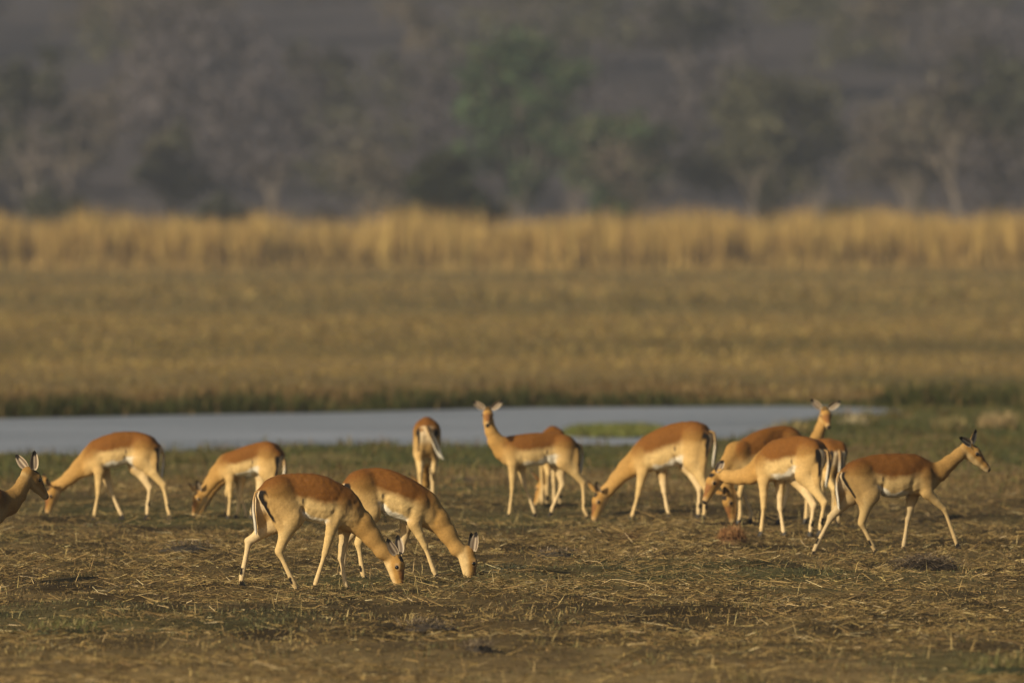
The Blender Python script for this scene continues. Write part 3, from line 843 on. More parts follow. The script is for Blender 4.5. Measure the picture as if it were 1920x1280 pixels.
    fade = (1 - sstep(.13 * z, .20 * z, zrel)) * sstep(.0, .02, zrel)
    wmask = rear * (1 - sstep(.45, .60, ang)) * fade * .7
    C = C * (1 - wmask)[:, None] + (WHITE * .35 + CREAM * .65) * wmask[:, None]
    st = rear * sstep(.50, .60, ang) * (1 - sstep(1.02, 1.14, ang)) * (1 - sstep(.22 * z, .26 * z, zrel)) * sstep(.0, .015, zrel)
    C = C * (1 - st)[:, None] + BLACK * st[:, None]
    # dark fold at the flank
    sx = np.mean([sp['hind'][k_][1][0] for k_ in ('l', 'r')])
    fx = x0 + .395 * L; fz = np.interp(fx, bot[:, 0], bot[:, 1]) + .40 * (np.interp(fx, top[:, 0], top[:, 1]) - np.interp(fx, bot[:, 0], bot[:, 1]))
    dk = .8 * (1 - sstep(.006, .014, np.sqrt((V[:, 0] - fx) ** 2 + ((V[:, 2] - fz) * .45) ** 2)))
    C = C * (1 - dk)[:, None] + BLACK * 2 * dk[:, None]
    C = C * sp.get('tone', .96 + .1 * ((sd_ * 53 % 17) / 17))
    return V, Q, C, dict(P=P, f=f, n=n_, u=u, hs=hs, x0=x0, top=top, z=z)

def ear_geo(base, d, opening, L, wd):
    """cupped leaf with an inner and an outer skin"""
    d = unit(d); o_ = np.array(opening, float); o_ = unit(o_ - (o_ @ d) * d); s_ = np.cross(d, o_)
    nt, ns = 10, 9
    V, C, Q = [], [], []
    for skin in (0, 1):
        for i in range(nt):
            t = i / (nt - 1)
            wv = wd * (math.sin(math.pi * min(1, 0.12 + 0.80 * t ** 0.85)) ** 0.7) * (1 if t < .97 else .35)
            for j in range(ns):
                a = (j / (ns - 1) * 2 - 1)
                ang = a * 1.05 * (1.25 - .5 * t)
                q = base + d * (L * t) + s_ * (wv * math.sin(ang)) + o_ * (wv * (1 - math.cos(ang)) - (.004 if skin else 0) * (1 - abs(a) * .9))
                V.append(q)
                if skin == 0:
                    c = np.array([.47, .39, .29]) if abs(a) < .8 else np.array([.50, .40, .28])
                    if abs(abs(a) - .38) < .14 and .10 < t < .8: c = np.array([.16, .12, .09])
                else:
                    c = TAN * 1.1 if t < .65 else TAN * .8
                if t > .70 + .12 * abs(a): c = BLACK
                C.append(c)
    for skin in (0, 1):
        o2 = skin * nt * ns
        for i in range(nt - 1):
            for j in range(ns - 1):
                q = [o2 + i * ns + j, o2 + i * ns + j + 1, o2 + (i + 1) * ns + j + 1, o2 + (i + 1) * ns + j]
                Q.append(q if skin == 0 else q[::-1])
    return np.array(V), np.array(Q), np.array(C)

def tube_geo(pts, rad, flat, seg=10):
    pts = [np.array(p_, float) for p_ in pts]; V = []; Q = []; A = []
    n = len(pts)
    for i in range(n):
        d = unit(pts[min(i + 1, n - 1)] - pts[max(i - 1, 0)])
        side = unit(np.array([0, 1, 0]) - d[1] * d); back = np.cross(d, side)
        back = back if back[0] < 0 else -back
        for k in range(seg):
            a = 2 * math.pi * k / seg
            V.append(pts[i] + side * math.cos(a) * rad[i] + back * math.sin(a) * rad[i] * flat); A.append((i / (n - 1), math.cos(a), math.sin(a)))
    for i in range(n - 1):
        for k in range(seg):
            Q.append([i * seg + k, i * seg + (k + 1) % seg, (i + 1) * seg + (k + 1) % seg, (i + 1) * seg + k])
    return np.array(V), np.array(Q), np.array(A)

def sphere_geo(r, n=10, m=8):
    V = [(0, 0, r)] ; F = []
    for i in range(1, m):
        for k in range(n):
            th = math.pi * i / m; ph = 2 * math.pi * k / n
            V.append((r * math.sin(th) * math.cos(ph), r * math.sin(th) * math.sin(ph), r * math.cos(th)))
    V.append((0, 0, -r))
    for k in range(n): F.append((0, 1 + k, 1 + (k + 1) % n))
    for i in range(m - 2):
        for k in range(n):
            a = 1 + i * n; F.append((a + k, a + n + k, a + n + (k + 1) % n, a + (k + 1) % n))
    e = len(V) - 1; a = 1 + (m - 2) * n
    for k in range(n): F.append((a + k, e, a + (k + 1) % n))
    return np.array(V), F
EYE_ME = mesh_from('eye', *sphere_geo(0.0165), smooth=True)
def hoof_geo():
    """two pointed toes with a cleft"""
    V, F = [], []
    for s in (-1, 1):
        o_ = len(V)
        for zz, xf, xb, yo in ((0.0, .036, -.018, .019), (.022, .022, -.017, .018), (.048, .008, -.015, .016)):
            V += [(xb, s * .003, zz), (xf * .6, s * .003, zz), (xf, s * .007, zz), (xf * .6, s * yo, zz), (xb, s * yo * .9, zz)]
        for lv in (0, 5):
            for k in range(5):
                F.append((o_ + lv + k, o_ + lv + (k + 1) % 5, o_ + lv + 5 + (k + 1) % 5, o_ + lv + 5 + k))
        F.append(tuple(o_ + 10 + k for k in range(5))); F.append(tuple(o_ + 4 - k for k in range(5)))
    return np.array(V), F
HOOF_ME = mesh_from('hoof', *hoof_geo())

def place_impala(sp, label):
    th = sp['theta']; x, y = sp['at']
    zg = float(ground_z(x, y)); ca, sa = math.cos(th), math.sin(th)
    for grp in ('fore', 'hind'):
        new = {}
        for side, lg in sp[grp].items():
            lg = [np.array(q, float) for q in lg]
            wx_, wy_ = x + lg[4][0] * ca - lg[4][1] * sa, y + lg[4][0] * sa + lg[4][1] * ca
            dz = float(ground_z(wx_, wy_)) - zg
            lg[4][2] += dz; lg[3][2] += dz * .9; lg[2][2] += dz * .4
            new[side] = lg
        sp[grp] = new
    V, Q, C, K = build_impala(sp)
    e = obj('impala', None, loc=(x, y, zg)); e.rotation_euler = (0, 0, th)
    tag(e, label, 'impala', 'herd of impala ewes on the floodplain')
    obj('body', mesh_from('body', V, quads=Q, col=C, smooth=True), M_coat, e)
    P, f, n_, u, hs, z = K['P'], K['f'], K['n'], K['u'], K['hs'], K['z']
    for s in (-1, 1):
        eye = obj('eye', EYE_ME, M_eye, e, loc=tuple(P + hs * (.078 * f + .016 * n_ + s * .0375 * u)))
        eye.scale = (hs, hs, hs)
        key = 'ear_p' if s > 0 else 'ear_m'
        dd, oo = sp.get(key, (None, None))
        if dd is None:
            dd = -f * .45 + n_ * .55 + u * s * .65; oo = u * s * .5 + f * .7 + n_ * .3
        b_ = P + hs * (-.004 * f + .036 * n_ + s * .034 * u)
        ev, eq, ec = ear_geo(b_, dd, oo, .135 * hs / 1.02, .034 * hs / .98)
        obj('ear', mesh_from('ear', ev, quads=eq, col=ec, smooth=True), M_ear, e)
    # tail
    x0 = K['x0']; zt = K['top'][0, 1]
    tl = sp.get('tail', [(.02, 0, -.01), (-.022, 0, -.025), (-.034, 0, -.08), (-.036, 0, -.155), (-.024, 0, -.24), (-.014, .004, -.305), (-.012, .006, -.335)])
    pts = [(x0 + a * z, b * z, zt + c * z) for a, b, c in tl]
    tv, tq, ta = tube_geo(pts, np.array([.014, .016, .020, .024, .025, .018, .003])[:len(pts)] * z, .55)
    tc_ = np.tile(WHITE, (len(tv), 1)); blk = (ta[:, 2] > .60) & (ta[:, 0] < .70)
    up_t = (1 - sstep(.25, .62, ta[:, 0]))[:, None]; tc_ = tc_ * (1 - up_t) * .92 + (TAN * .8 + CREAM * .2) * up_t; tc_[blk] = BLACK
    obj('tail', mesh_from('tail', tv, quads=tq, col=tc_, smooth=True), M_coat, e)
    for grp in ('fore', 'hind'):
        for side in 'lr':
            hfp = sp[grp][side][4]; ftp = sp[grp][side][3]
            ho_ = obj('hoof', HOOF_ME, M_hoof, e, loc=(hfp[0] + .004, hfp[1], hfp[2] - .030 * z))
            ho_.scale = (z, z, z)
            if hfp[2] > .12: ho_.rotation_euler = (0, .5, 0)
    return e

def trace(zoom, theta, ground, x_mid, tr):
    """turn a side view measured in the photograph into a pose in metres"""
    ox, oy, k = zoom; th = R(theta)
    pyg = oy + ground * k; d = CAM_H * FPX / (pyg - HORIZON); s = FPX / d; kd = (pyg - HORIZON) / d
    px0 = ox + x_mid * k
    def cv(q, Y=0.0, zmin=None):
        px = ox + q[0] * k; py = oy + q[1] * k
        X = ((px - px0) / s + Y * math.sin(th)) / math.cos(th)
        dy = X * math.sin(th) + Y * math.cos(th)
        Z = (pyg - py - kd * dy) / s
        return np.array([X, Y, Z])
    z = tr.get('size', 1.0)
    sp = dict(theta=th, at=((px0 - 960) / s, d), size=z, head_size=tr.get('head_size', 1.10))
    sp['top'] = [(cv(q)[0], cv(q)[2]) for q in tr['top']]
    sp['bottom'] = [(cv(q)[0], cv(q)[2]) for q in tr['bottom']]
    sp['neck'] = [(cv(q, yy), r_ * z) for q, r_, yy in [(a if len(a) == 3 else (a[0], a[1], 0.0)) for a in tr['neck']]]
    sp['poll'] = cv(tr['poll'], tr.get('poll_y', 0.0))
    if tr['fwd'][2] < -.8:
        sp['poll'][2] += .035 * z; q_, r_ = sp['neck'][-1]; sp['neck'][-1] = (q_ + np.array([0, 0, .025 * z]), r_)
    def toloc(v):
        c_, s_ = math.cos(-th), math.sin(-th)
        return np.array([v[0] * c_ - v[1] * s_, v[0] * s_ + v[1] * c_, v[2]])
    sp['fwd'] = toloc(tr['fwd']); sp['up'] = toloc(tr['up'])
    for key in ('ear_p', 'ear_m'):
        if key in tr: sp[key] = (toloc(tr[key][0]), toloc(tr[key][1]))
    near = 'r' if math.cos(th) > 0 else 'l'; far = 'l' if near == 'r' else 'r'
    sg = {'l': 1, 'r': -1}
    x0 = min(a for a, b in sp['top']); x1 = max(a for a, b in sp['top']); L = x1 - x0
    def tz(x): 
        t_ = np.array(sorted(sp['top'])); return float(np.interp(x, t_[:, 0], t_[:, 1]))
    sp['fore'] = {}; sp['hind'] = {}
    for side, kf, kh in ((near, 'nf', 'nh'), (far, 'ff', 'fh')):
        y_ = sg[side] * z
        el, cp, ft, hf = tr[kf]
        el = cv(el, .066 * y_); sx_ = el[0] * .45 + (x0 + .80 * L) * .55
        sh = np.array([sx_, .062 * y_, tz(sx_) - .16 * z])
        hfp = cv(hf, .052 * y_); hfp[2] = max(hfp[2], .026 * z) if hfp[2] > .055 * z else .026 * z
        ftp = cv(ft, .052 * y_)
        sp['fore'][side] = [sh, el, cv(cp, .056 * y_), ftp, hfp]
        st, hk, ft, hf = tr[kh]
        hfp = cv(hf, .058 * y_); hfp[2] = max(hfp[2], .026 * z) if hfp[2] > .055 * z else .026 * z
        hp = np.array([x0 + .18 * L, .058 * y_, tz(x0 + .18 * L) - .125 * z])
        sp['hind'][side] = [hp, cv(st, .068 * y_), cv(hk, .058 * y_), cv(ft, .058 * y_), hfp]
    if 'tail' in tr: sp['tail'] = tr['tail']
    return sp

Z1 = (420, 840, .22656); Z2 = (620, 840, .21873); Z3 = (0, 780, .17708); Z4 = (330, 800, .15625)
Z5 = (740, 740, .2031); Z6 = (1080, 770, .1875); Z7 = (1290, 730, .23438); Z8 = (1500, 780, .21875)
GR = dict(up=(1, -.15, .25))
spA = trace(Z1, 12, 1168, 700, dict(
    top=[(283, 318), (330, 258), (450, 199), (600, 185), (740, 186), (850, 213), (950, 265), (1050, 318), (1120, 390), (1165, 480)],
    bottom=[(283, 440), (400, 545), (540, 575), (640, 572), (700, 585), (780, 600), (870, 622), (980, 650), (1090, 650), (1165, 590)],
    neck=[((1030, 520), .118), ((1140, 610), .086), ((1225, 715), .066), ((1310, 830), .054), ((1375, 900), .050)],
    poll=(1400, 915), fwd=(.24, -.12, -.96), up=(1, -.25, .25),
    ear_p=((-.1, .25, .9), (.2, -1, .1)), ear_m=((-.45, -.35, .75), (-.3, -1, -.1)),
    nf=[(905, 590), (838, 850), (765, 1085), (748, 1150)], ff=[(1000, 640), (966, 890), (1003, 1110), (1025, 1165)],
    nh=[(575, 555), (458, 835), (578, 1095), (602, 1158)], fh=[(440, 590), (205, 775), (150, 1075), (140, 1150)]))
spB = trace(Z2, 8, 1105, 520, dict(
    top=[(105, 258), (160, 192), (250, 148), (400, 135), (500, 147), (600, 185), (700, 235), (800, 295), (880, 365), (935, 460)],
    bottom=[(105, 400), (250, 520), (350, 545), (420, 530), (480, 558), (560, 574), (660, 612), (760, 640), (850, 650), (935, 590)],
    neck=[((815, 480), .118), ((915, 585), .086), ((1000, 700), .064), ((1085, 830), .053), ((1150, 895), .049)],
    poll=(1172, 905), fwd=(.13, -.05, -.98), up=(.9, .42, .2),
    ear_p=((.05, .1, 1), (.6, -1, 0)), ear_m=((.12, -.05, 1), (-.4, -1, 0)),
    nf=[(715, 610), (808, 810), (882, 1025), (905, 1085)], ff=[(650, 620), (610, 830), (575, 1040), (570, 1090)],
    nh=[(345, 520), (240, 790), (275, 1030), (290, 1090)], fh=[(300, 540), (130, 770), (100, 1030), (95, 1090)]))
spD = trace(Z3, 170, 1110, 1330, dict(size=.94,
    top=[(1695, 330), (1660, 270), (1560, 205), (1480, 178), (1380, 172), (1220, 177), (1100, 215), (980, 262), (920, 315), (870, 400), (840, 470)],
    bottom=[(1695, 460), (1600, 540), (1450, 540), (1320, 522), (1250, 550), (1150, 562), (1050, 592), (950, 650), (870, 630), (840, 570)],
    neck=[((960, 470), .118), ((850, 560), .085), ((740, 655), .064), ((640, 735), .053), ((590, 775), .049)],
    poll=(575, 800), fwd=(-.32, .1, -.94), up=(-.9, -.2, .3),
    nf=[(1050, 590), (1040, 830), (1005, 1020), (1000, 1090)], ff=[(1110, 630), (1170, 810), (1262, 1020), (1295, 1100)],
    nh=[(1500, 480), (1735, 750), (1785, 1010), (1805, 1085)], fh=[(1445, 540), (1585, 780), (1562, 980), (1555, 1085)]))
spE = trace(Z4, 158, 1130, 900, dict(size=.84,
    top=[(1275, 372), (1240, 300), (1180, 230), (1100, 202), (1000, 215), (900, 240), (780, 280), (680, 318), (580, 350), (520, 400), (480, 480)],
    bottom=[(1275, 480), (1180, 590), (1050, 610), (900, 602), (800, 620), (720, 640), (600, 665), (540, 660), (480, 600)],
    neck=[((590, 510), .118), ((490, 600), .086), ((410, 705), .066), ((345, 800), .054), ((310, 850), .050)],
    poll=(300, 860), fwd=(-.32, -.25, -.9), up=(-.9, -.3, .3), head_size=1.16,
    nf=[(645, 650), (648, 860), (632, 1060), (625, 1120)], ff=[(775, 670), (762, 870), (735, 1030), (725, 1090)],
    nh=[(1090, 580), (1215, 830), (1185, 1050), (1175, 1115)], fh=[(1030, 600), (985, 850), (910, 1050), (905, 1110)]))
spH = trace(Z5, 186, 1130, 1350, dict(size=.90,
    top=[(1700, 440), (1650, 402), (1560, 362), (1450, 347), (1300, 352), (1150, 367), (1050, 382), (980, 405), (935, 460)],
    bottom=[(1700, 560), (1600, 640), (1450, 645), (1350, 655), (1250, 665), (1170, 668), (1080, 665), (1000, 645), (935, 570)],
    neck=[((1010, 510), .112), ((935, 430), .076), ((890, 340), .056), ((868, 260), .048), ((864, 200), .046)],
    poll=(862, 165), poll_y=.03, fwd=(-.02, -.88, -.47), up=(0, -.5, .86), head_size=1.06,
    ear_p=((.75, -.05, .55), (-.1, -1, 0)), ear_m=((-.78, -.05, .5), (.1, -1, 0)),
    nf=[(1090, 640), (1087, 860), (1062, 1070), (1052, 1125)], ff=[(1165, 670), (1200, 830), (1280, 1050), (1298, 1110)],
    fh=[(1500, 620), (1550, 835), (1455, 1055), (1445, 1105)], nh=[(1570, 620), (1740, 805), (1748, 1035), (1782, 1095)]))
spJ = trace(Z6, 158, 1090, 950, dict(
    top=[(1355, 215), (1320, 185), (1250, 143), (1180, 128), (1080, 132), (960, 152), (850, 190), (750, 240), (650, 302), (590, 362), (550, 450), (532, 520)],
    bottom=[(1355, 420), (1250, 540), (1130, 560), (1050, 575), (950, 592), (850, 617), (750, 640), (650, 650), (590, 640), (532, 590)],
    neck=[((650, 500), .120), ((520, 600), .086), ((415, 705), .065), ((325, 815), .054), ((275, 870), .050)],
    poll=(265, 890), fwd=(-.34, -.1, -.93), up=(-.9, -.25, .3),
    nf=[(665, 640), (622, 850), (568, 1020), (550, 1080)], ff=[(860, 640), (885, 830), (908, 970), (930, 1045)],
    nh=[(1160, 540), (1300, 800), (1285, 1000), (1275, 1075)], fh=[(1110, 550), (1235, 800), (1228, 1000), (1222, 1070)]))
spL = trace(Z7, 152, 1198, 800, dict(
    top=[(1092, 475), (1070, 440), (1010, 402), (940, 382), (870, 375), (760, 390), (680, 415), (620, 455), (570, 515), (535, 580)],
    bottom=[(1092, 600), (1000, 690), (900, 712), (780, 728), (700, 740), (640, 748), (580, 735), (535, 680)],
    neck=[((610, 610), .112), ((510, 685), .078), ((420, 705), .060), ((330, 705), .052), ((270, 705), .048)],
    poll=(240, 725), fwd=(-.45, -.3, -.84), up=(-.75, -.5, .45),
    ear_p=((.3, .5, .55), (-.2, -1, 0)), ear_m=((.5, -.2, -.05), (-.2, -.5, -.8)),
    nf=[(605, 730), (607, 950), (590, 1130), (588, 1192)], ff=[(735, 740), (740, 960), (766, 1140), (777, 1195)],
    nh=[(925, 690), (1085, 905), (1058, 1060), (1052, 1115)], fh=[(880, 710), (1005, 930), (985, 1085), (978, 1135)]))
spO = trace(Z8, 12, 1182, 780, dict(size=.95,
    top=[(345, 485), (390, 432), (480, 392), (600, 357), (720, 342), (860, 339), (980, 342), (1060, 370), (1130, 415), (1180, 475), (1212, 540)],
    bottom=[(345, 600), (450, 660), (600, 690), (690, 700), (740, 720), (820, 720), (900, 703), (980, 692), (1080, 715), (1150, 665), (1212, 600)],
    neck=[((1090, 540), .112), ((1205, 490), .074), ((1290, 418), .058), ((1370, 350), .051), ((1425, 300), .048)],
    poll=(1440, 295), fwd=(.72, .14, -.66), up=(.6, .05, .75),
    ear_p=((.42, .35, .9), (.8, -.6, .1)), ear_m=((-.55, -.45, .35), (-.2, -.9, .3)),
    nf=[(1095, 680), (1240, 815), (1328, 1050), (1350, 1120)], ff=[(965, 720), (928, 900), (895, 1110), (888, 1170)],
    nh=[(605, 690), (525, 935), (618, 1110), (642, 1160)], fh=[(440, 700), (262, 880), (142, 1090), (110, 1160)]))

def repose(sp, px, py, theta, **kw):
    q = dict(sp); d = CAM_H * FPX / (py - HORIZON)
    q['theta'] = R(theta); q['at'] = ((px - 960) * d / FPX, d)
    q.update(kw)
    return q
def legs(sp, fl=(0, 0), fr=(0, 0), hl=(0, 0), hr=(0, 0)):
    """the same animal with its feet shifted forward or back"""
    q = dict(sp); q['fore'] = {}; q['hind'] = {}
    x0 = min(a for a, b in sp['top']); L = max(a for a, b in sp['top']) - x0; z = sp['size']
    for side, a, b in (('l', fl, hl), ('r', fr, hr)):
        y_ = (1 if side == 'l' else -1) * z
        ex = x0 + .76 * L; ez = .50 * z
        q['fore'][side] = [np.array([x0 + .8 * L, .062 * y_, .64 * z]), np.array([ex, .066 * y_, ez]), np.array([ex + .03 * z + a[0] * .5, .056 * y_, .275 * z]), np.array([ex + a[0] * .95, .054 * y_, .085 * z]), np.array([ex + .012 + a[0], .054 * y_, .026 * z])]
        hx = x0 + .07 * L
        q['hind'][side] = [np.array([x0 + .18 * L, .058 * y_, .70 * z]), np.array([x0 + .30 * L, .070 * y_, .52 * z]), np.array([hx - .02 * z + b[0] * .55, .060 * y_, .345 * z]), np.array([hx + .03 * z + b[0] * .95, .060 * y_, .085 * z]), np.array([hx + .045 * z + b[0], .060 * y_, .026 * z])]
    return q

spF = legs(repose(spE, 473, 972, 152), fl=(.05, 0), fr=(-.1, 0), hl=(-.05, 0), hr=(.12, 0))
spG = legs(repose(spJ, 800, 953, 91), fl=(.10, 0), fr=(-.08, 0), hl=(-.02, 0), hr=(.20, 0))
spG['tail'] = [(.02, 0, -.01), (-.025, -.005, -.03), (-.04, -.03, -.08), (-.04, -.065, -.15), (-.03, -.095, -.22), (-.03, -.12, -.28), (-.03, -.15, -.31)]
spI = legs(repose(spE, 1033, 944, 97, size=.9), fl=(.08, 0), fr=(-.05, 0), hl=(.1, 0), hr=(-.04, 0))
spI['top'] = [(a, b + .085) for a, b in spE['top']]; spI['bottom'] = [(a, b + .07) for a, b in spE['bottom']]
spI['neck'] = [(q + np.array([0, 0, .08 * (1 - i / 4)]), r_) for i, (q, r_) in enumerate(spE['neck'])]
spK = legs(repose(spJ, 1432, 990, 210), fl=(.06, 0), fr=(-.12, 0), hl=(-.1, 0), hr=(.1, 0))
xk = max(a for a, b in spJ['top'])
spK['neck'] = [(np.array([xk - .12, 0, .60]), .118), (np.array([xk - .05, 0, .52]), .084), (np.array([xk - .01, 0, .43]), .064), (np.array([xk - .03, 0, .35]), .053), (np.array([xk - .045, 0, .30]), .049)]
spK['poll'] = np.array([xk - .05, 0, .28]); spK['fwd'] = np.array([-.10, 0, -.99]); spK['up'] = np.array([1, 0, .1])
def upright(sp, px, py, theta, neck, poll, fwd, up, **kw):
    q = repose(sp, px, py, theta); th = R(theta)
    c_, s_ = math.cos(-th), math.sin(-th)
    tl = lambda v: np.array([v[0] * c_ - v[1] * s_, v[0] * s_ + v[1] * c_, v[2]])
    q['neck'] = neck; q['poll'] = np.array(poll); q['fwd'] = tl(fwd); q['up'] = tl(up)
    for k_ in ('ear_p', 'ear_m'):
        q.pop(k_, None)
        if k_ in kw: q[k_] = (tl(kw[k_][0]), tl(kw[k_][1]))
    q['size'] = kw.get('size', sp['size']); q['head_size'] = kw.get('head_size', .92)
    return q
xh = max(a for a, b in spH['top'])
A3 = lambda *v: np.array(v, float)
# left-edge animal: body outside the frame, neck reaching in
nC = [(A3(xh - .10, 0, .58), .112), (A3(xh + .02, 0, .61), .086), (A3(xh + .10, 0, .67), .064), (A3(xh + .155, 0, .745), .054), (A3(xh + .185, 0, .79), .050)]
spC = upright(spH, -66, 1092, 42, nC, A3(xh + .195, 0, .82), (.55, .52, -.66), (.55, .35, .75), size=.98, head_size=1.10,
              ear_p=((-.62, .3, .72), (-.2, -1, 0)), ear_m=((.06, -.1, 1), (.1, -1, 0)))
spC = legs(spC, fl=(.05, 0), fr=(-.05, 0), hl=(-.06, 0), hr=(.08, 0))
# ewe looking up beyond the group on the right
nM = [(A3(xh - .12, 0, .62), .110), (A3(xh - .05, -.05, .72), .076), (A3(xh - .02, -.10, .82), .056), (A3(xh - .02, -.13, .90), .048), (A3(xh - .02, -.14, .95), .046)]
spM = upright(spH, 1548, 975, 110, nM, A3(xh - .02, -.145, .975), (.12, -.82, -.55), (.03, -.6, .78), head_size=1.08,
              ear_p=((.82, -.05, .50), (.0, -1, 0)), ear_m=((-.70, -.05, .62), (.0, -1, 0)))
spM = legs(spM, fl=(.04, 0), fr=(-.06, 0), hl=(-.06, 0), hr=(.08, 0))

for sp_, lab in (
    (spA, 'nearest impala, grazing with head down to the right, hind legs striding apart'),
    (spB, 'grazing impala just behind the nearest one, one ear upright, head lowest at right'),
    (spC, 'impala at the left edge with only its raised head and neck in view'),
    (spD, 'leftmost grazing impala facing left in front of the water'),
    (spE, 'small impala grazing to the left behind the nearest impala'),
    (spF, 'impala mostly hidden behind the small left facing grazer, rump showing'),
    (spG, 'impala seen from behind with its tail swung to the right'),
    (spH, 'impala standing side on with raised head looking straight at the camera'),
    (spI, 'impala mostly hidden behind the one staring at the camera, rounded rump above its back'),
    (spJ, 'impala grazing to the left right of the staring one, dark striped rump turned to us'),
    (spK, 'impala partly hidden between the two grazers with striped rumps'),
    (spL, 'impala with neck held level to the left, striped rump beside the walking one'),
    (spM, 'impala with raised head and spread ears behind the group on the right'),
    (spO, 'rightmost impala walking to the right with a long stride and raised head')):
    sp_['seed'] = len(lab)
    if sp_ is spO: sp_['tone'] = .76  # whole coat darkened, the weak sun on its side put into the colour
    if sp_ is spC: sp_['tone'] = .72  # shade on the turned-away head and neck painted in by darkening the coat
    place_impala(sp_, lab)
# ------------------------------------------------------------------ loose things on the turf
M_twig = attr_mat('dry_twigs', rough=0.9)
def heap(name, px, py, wx_, wy_, hz_, n_tw, core, pal, label, cat, seed, ltw=.22, wtw=.005, tmin=1.0):
    """a low lumpy core bristling with separate stems"""
    q = np.random.default_rng(seed)
    x, y = px_ground(px, py); zg = float(ground_z(x, y))
    e = obj(name, None, loc=(x, y, zg)); tag(e, label, cat)
    nu, nv = 26, 9
    V = []; Q = []
    for i in range(nv):
        ph = (i / (nv - 1)) * math.pi / 2
        for k in range(nu):
            th = 2 * math.pi * k / nu
            r_ = 1 + .28 * (float(vnoise(np.array([math.cos(th) * 2 + 5 + i * .35]), np.array([math.sin(th) * 2 + seed]), seed)[0]) - .5) * 2
            V.append((math.cos(th) * math.cos(ph) * wx_ * r_, math.sin(th) * math.cos(ph) * wy_ * r_, math.sin(ph) * hz_ * .7 * (.6 + .8 * q.random()) - .015))
    for i in range(nv - 1):
        for k in range(nu):
            Q.append((i * nu + k, i * nu + (k + 1) % nu, (i + 1) * nu + (k + 1) % nu, (i + 1) * nu + k))
    cc = np.array(core)[None] * q.uniform(.6, 1.4, (len(V), 1))
    obj('mound', mesh_from('mound', np.array(V), quads=np.array(Q), col=cc), M_twig, e)
    a = q.uniform(0, 6.28, n_tw); r_ = np.sqrt(q.uniform(0, 1, n_tw))
    X = np.cos(a) * r_ * wx_; Y = np.sin(a) * r_ * wy_; Zt = hz_ * np.sqrt(np.clip(1 - r_ ** 2, 0, 1)) * q.uniform(.6, 1.05, n_tw) + .006
    pal = np.array(pal); c = pal[q.integers(0, len(pal), n_tw)] * q.uniform(.75, 1.3, (n_tw, 1))
    V, Qs, Ts, C = blades(X, Y, Zt, q.uniform(.3, 1, n_tw) * ltw, np.full(n_tw, wtw), q.uniform(tmin, 1.7, n_tw), q.uniform(0, 6.28, n_tw), q.uniform(0, .5, n_tw), c)
    tag(obj('stems', mesh_from('stems', V, quads=Qs, tris=Ts, col=C), M_twig, e), kind='stuff')
    return e
BR = [(.16, .12, .085), (.10, .075, .055), (.27, .20, .13), (.06, .045, .035), (.36, .28, .18)]
heap('brush_pile', 1735, 1074, .25, .32, .10, 1300, (.05, .04, .032), BR, 'low dark heap of dry twigs near the walking impala', 'brush pile', 1, .24, .004, 1.25)
heap('tussock', 1372, 1017, .13, .16, .13, 900, (.14, .075, .035), [(.30, .15, .06), (.22, .11, .045), (.36, .20, .09)], 'rusty brown tuft of dry plant below the level necked impala', 'tussock', 2, .08, .004, .2)
heap('tussock', 352, 1034, .20, .30, .055, 300, (.055, .046, .034), BR + [(.09, .095, .05)], 'dark clump left of the nearest impala', 'tussock', 3, .12)
heap('tussock', 955, 1083, .13, .2, .045, 260, (.05, .05, .035), [(.09, .095, .055), (.13, .13, .08), (.06, .062, .04)], 'dark green clump right of the two nearest grazers', 'tussock', 4, .09)
heap('tussock', 1048, 1050, .20, .3, .05, 260, (.05, .042, .03), BR, 'dark matted clump in the middle of the turf', 'tussock', 5, .11)
heap('clod', 895, 1222, .10, .16, .06, 200, (.05, .04, .03), BR, 'black hollow clod in the near blurred turf', 'clod', 6, .12)
heap('clod', 800, 1180, .20, .25, .05, 240, (.05, .04, .03), BR, 'wide dark clod in the near turf below the grazers', 'clod', 7, .12)
heap('clod', 868, 905, .30, .55, .055, 160, (.05, .042, .03), BR + [(.09, .085, .045)], 'dark clod right of the impala seen from behind', 'clod', 8, .10)
heap('tussock', 1185, 1016, .12, .2, .06, 220, (.11, .06, .03), [(.24, .14, .06), (.16, .09, .04)], 'small rusty tuft in front of the left facing grazer', 'tussock', 9, .10)
heap('clod', 195, 990, .20, .3, .06, 160, (.055, .045, .03), BR, 'dark clod at the feet of the leftmost grazer', 'clod', 10, .10)
heap('tussock', 1480, 1125, .22, .3, .045, 320, (.06, .055, .04), [(.11, .11, .06), (.15, .14, .08), (.20, .15, .08)], 'grey green clump in the near turf right of centre', 'tussock', 11, .10)
# fresh green tufts in the blurred foreground
heap('green_tuft', 1885, 1262, .24, .5, .04, 300, (.05, .055, .02), [(.11, .11, .04), (.15, .135, .05), (.20, .16, .07)], 'taller green tuft in the lower right corner', 'grass tuft', 13, .13, .006, .4)
heap('green_tuft', 120, 1190, .24, .3, .04, 420, (.05, .055, .025), [(.12, .125, .045), (.16, .15, .055), (.26, .20, .09)], 'low green tuft in the lower left turf', 'grass tuft', 14, .09, .006, .5)
heap('dry_tuft', 1600, 797, .20, .9, .02, 160, (.10, .09, .05), [(.34, .29, .18), (.28, .23, .13), (.40, .34, .22)], 'pale wispy dry tuft at the water end behind the raised head', 'grass tuft', 15, .22, .010, .1)
heap('dry_tuft', 1868, 800, .22, .6, .03, 700, (.16, .12, .06), [(.40, .30, .16), (.30, .22, .11), (.2, .16, .08)], 'pale dry tuft at the water end by the right edge', 'grass tuft', 16, .28, .012, .1)
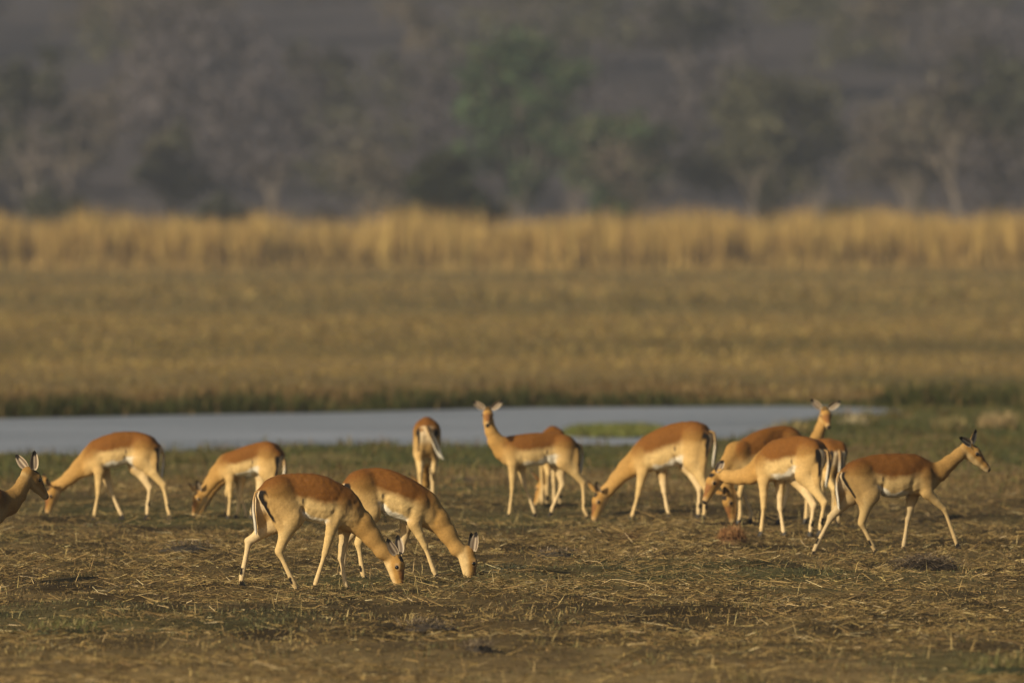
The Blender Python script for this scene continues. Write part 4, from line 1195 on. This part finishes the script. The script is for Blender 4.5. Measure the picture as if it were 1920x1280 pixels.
heap('dry_tuft', 1780, 806, .22, .6, .03, 700, (.10, .09, .045), [(.24, .19, .09), (.16, .14, .06)], 'olive tuft at the water end between the pale tufts', 'grass tuft', 17, .22, .012, .1)
heap('dry_tuft', 1480, 815, .25, .6, .03, 700, (.10, .09, .045), [(.30, .23, .10), (.18, .15, .065)], 'yellowish tuft on the bank behind the partly hidden impala', 'grass tuft', 18, .20, .012, .1)

def stem(pa, pb, arch, r_, label):
    """one bent round stalk lying on the turf between two places"""
    a = np.array([*px_ground(*pa), 0.0]); b = np.array([*px_ground(*pb), 0.0])
    a[2] = 0.0; pts = []
    mid = (a + b) / 2; n_ = 7
    for i in range(n_):
        t = i / (n_ - 1); q = a * (1 - t) + b * t
        q[2] = float(ground_z(q[0], q[1])) + .022 + arch * 4 * t * (1 - t)
        pts.append(q - np.array([mid[0], mid[1], 0]))
    V = []; Q = []
    for i in range(n_):
        for k in range(5):
            an = 2 * math.pi * k / 5; V.append(pts[i] + np.array([0, math.cos(an), math.sin(an)]) * r_ * (1 - .5 * i / n_))
    for i in range(n_ - 1):
        for k in range(5): Q.append((i * 5 + k, i * 5 + (k + 1) % 5, (i + 1) * 5 + (k + 1) % 5, (i + 1) * 5 + k))
    c = np.tile(np.array([[.50, .38, .20]]), (len(V), 1))
    o = obj('fallen_straw', mesh_from('fallen_straw', np.array(V), quads=np.array(Q), col=c, smooth=True), M_twig, loc=(mid[0], mid[1], 0))
    tag(o, label, 'straw', 'long pale stems lying on the turf')
stem((945, 1028), (1020, 1019), .015, .0032, 'straight pale stem lying right of the upright eared grazer')
stem((1105, 1105), (1228, 1117), .03, .0032, 'long arched pale stem in the middle of the near turf')
stem((1340, 1088), (1440, 1048), .015, .0028, 'pale slanting stem below the rusty tuft')
stem((1415, 1085), (1462, 1077), .01, .003, 'short pale stem left of the twig heap')
stem((770, 1068), (793, 1110), .01, .0028, 'thin pale stem before the nearest impala head')
stem((1160, 1040), (1190, 1065), .02, .0028, 'thin slanting stem right of the dark matted clump')
stem((1090, 1058), (1135, 1075), .015, .0032, 'pale stem beside the dark matted clump')
stem((200, 1108), (300, 1104), .015, .0032, 'flat pale stem in the left turf')
# ------------------------------------------------------------------ haze
hz_x, hz_y0, hz_y1 = 2600.0, -300.0, 4600.0
hv = np.array([(sx * hz_x, yy, zz) for zz in (-1.5, 110.0) for yy in (hz_y0, hz_y1) for sx in (-1, 1)])
hf = [(0, 2, 3, 1), (4, 5, 7, 6), (0, 1, 5, 4), (2, 6, 7, 3), (0, 4, 6, 2), (1, 3, 7, 5)]
M_haze = bpy.data.materials.new('haze'); M_haze.use_nodes = True
hn = M_haze.node_tree.nodes; hn.clear()
ho = hn.new('ShaderNodeOutputMaterial'); pv = hn.new('ShaderNodeVolumePrincipled')
pv.inputs['Color'].default_value = (0.70, 0.80, 1.0, 1)
pv.inputs['Density'].default_value = 0.00021
pv.inputs['Anisotropy'].default_value = 0.1
M_haze.node_tree.links.new(pv.outputs[0], ho.inputs['Volume'])
o = obj('haze', mesh_from('haze', hv, faces=hf), M_haze)
tag(o, 'thin pale haze over the floodplain and slope', 'haze', kind='stuff')
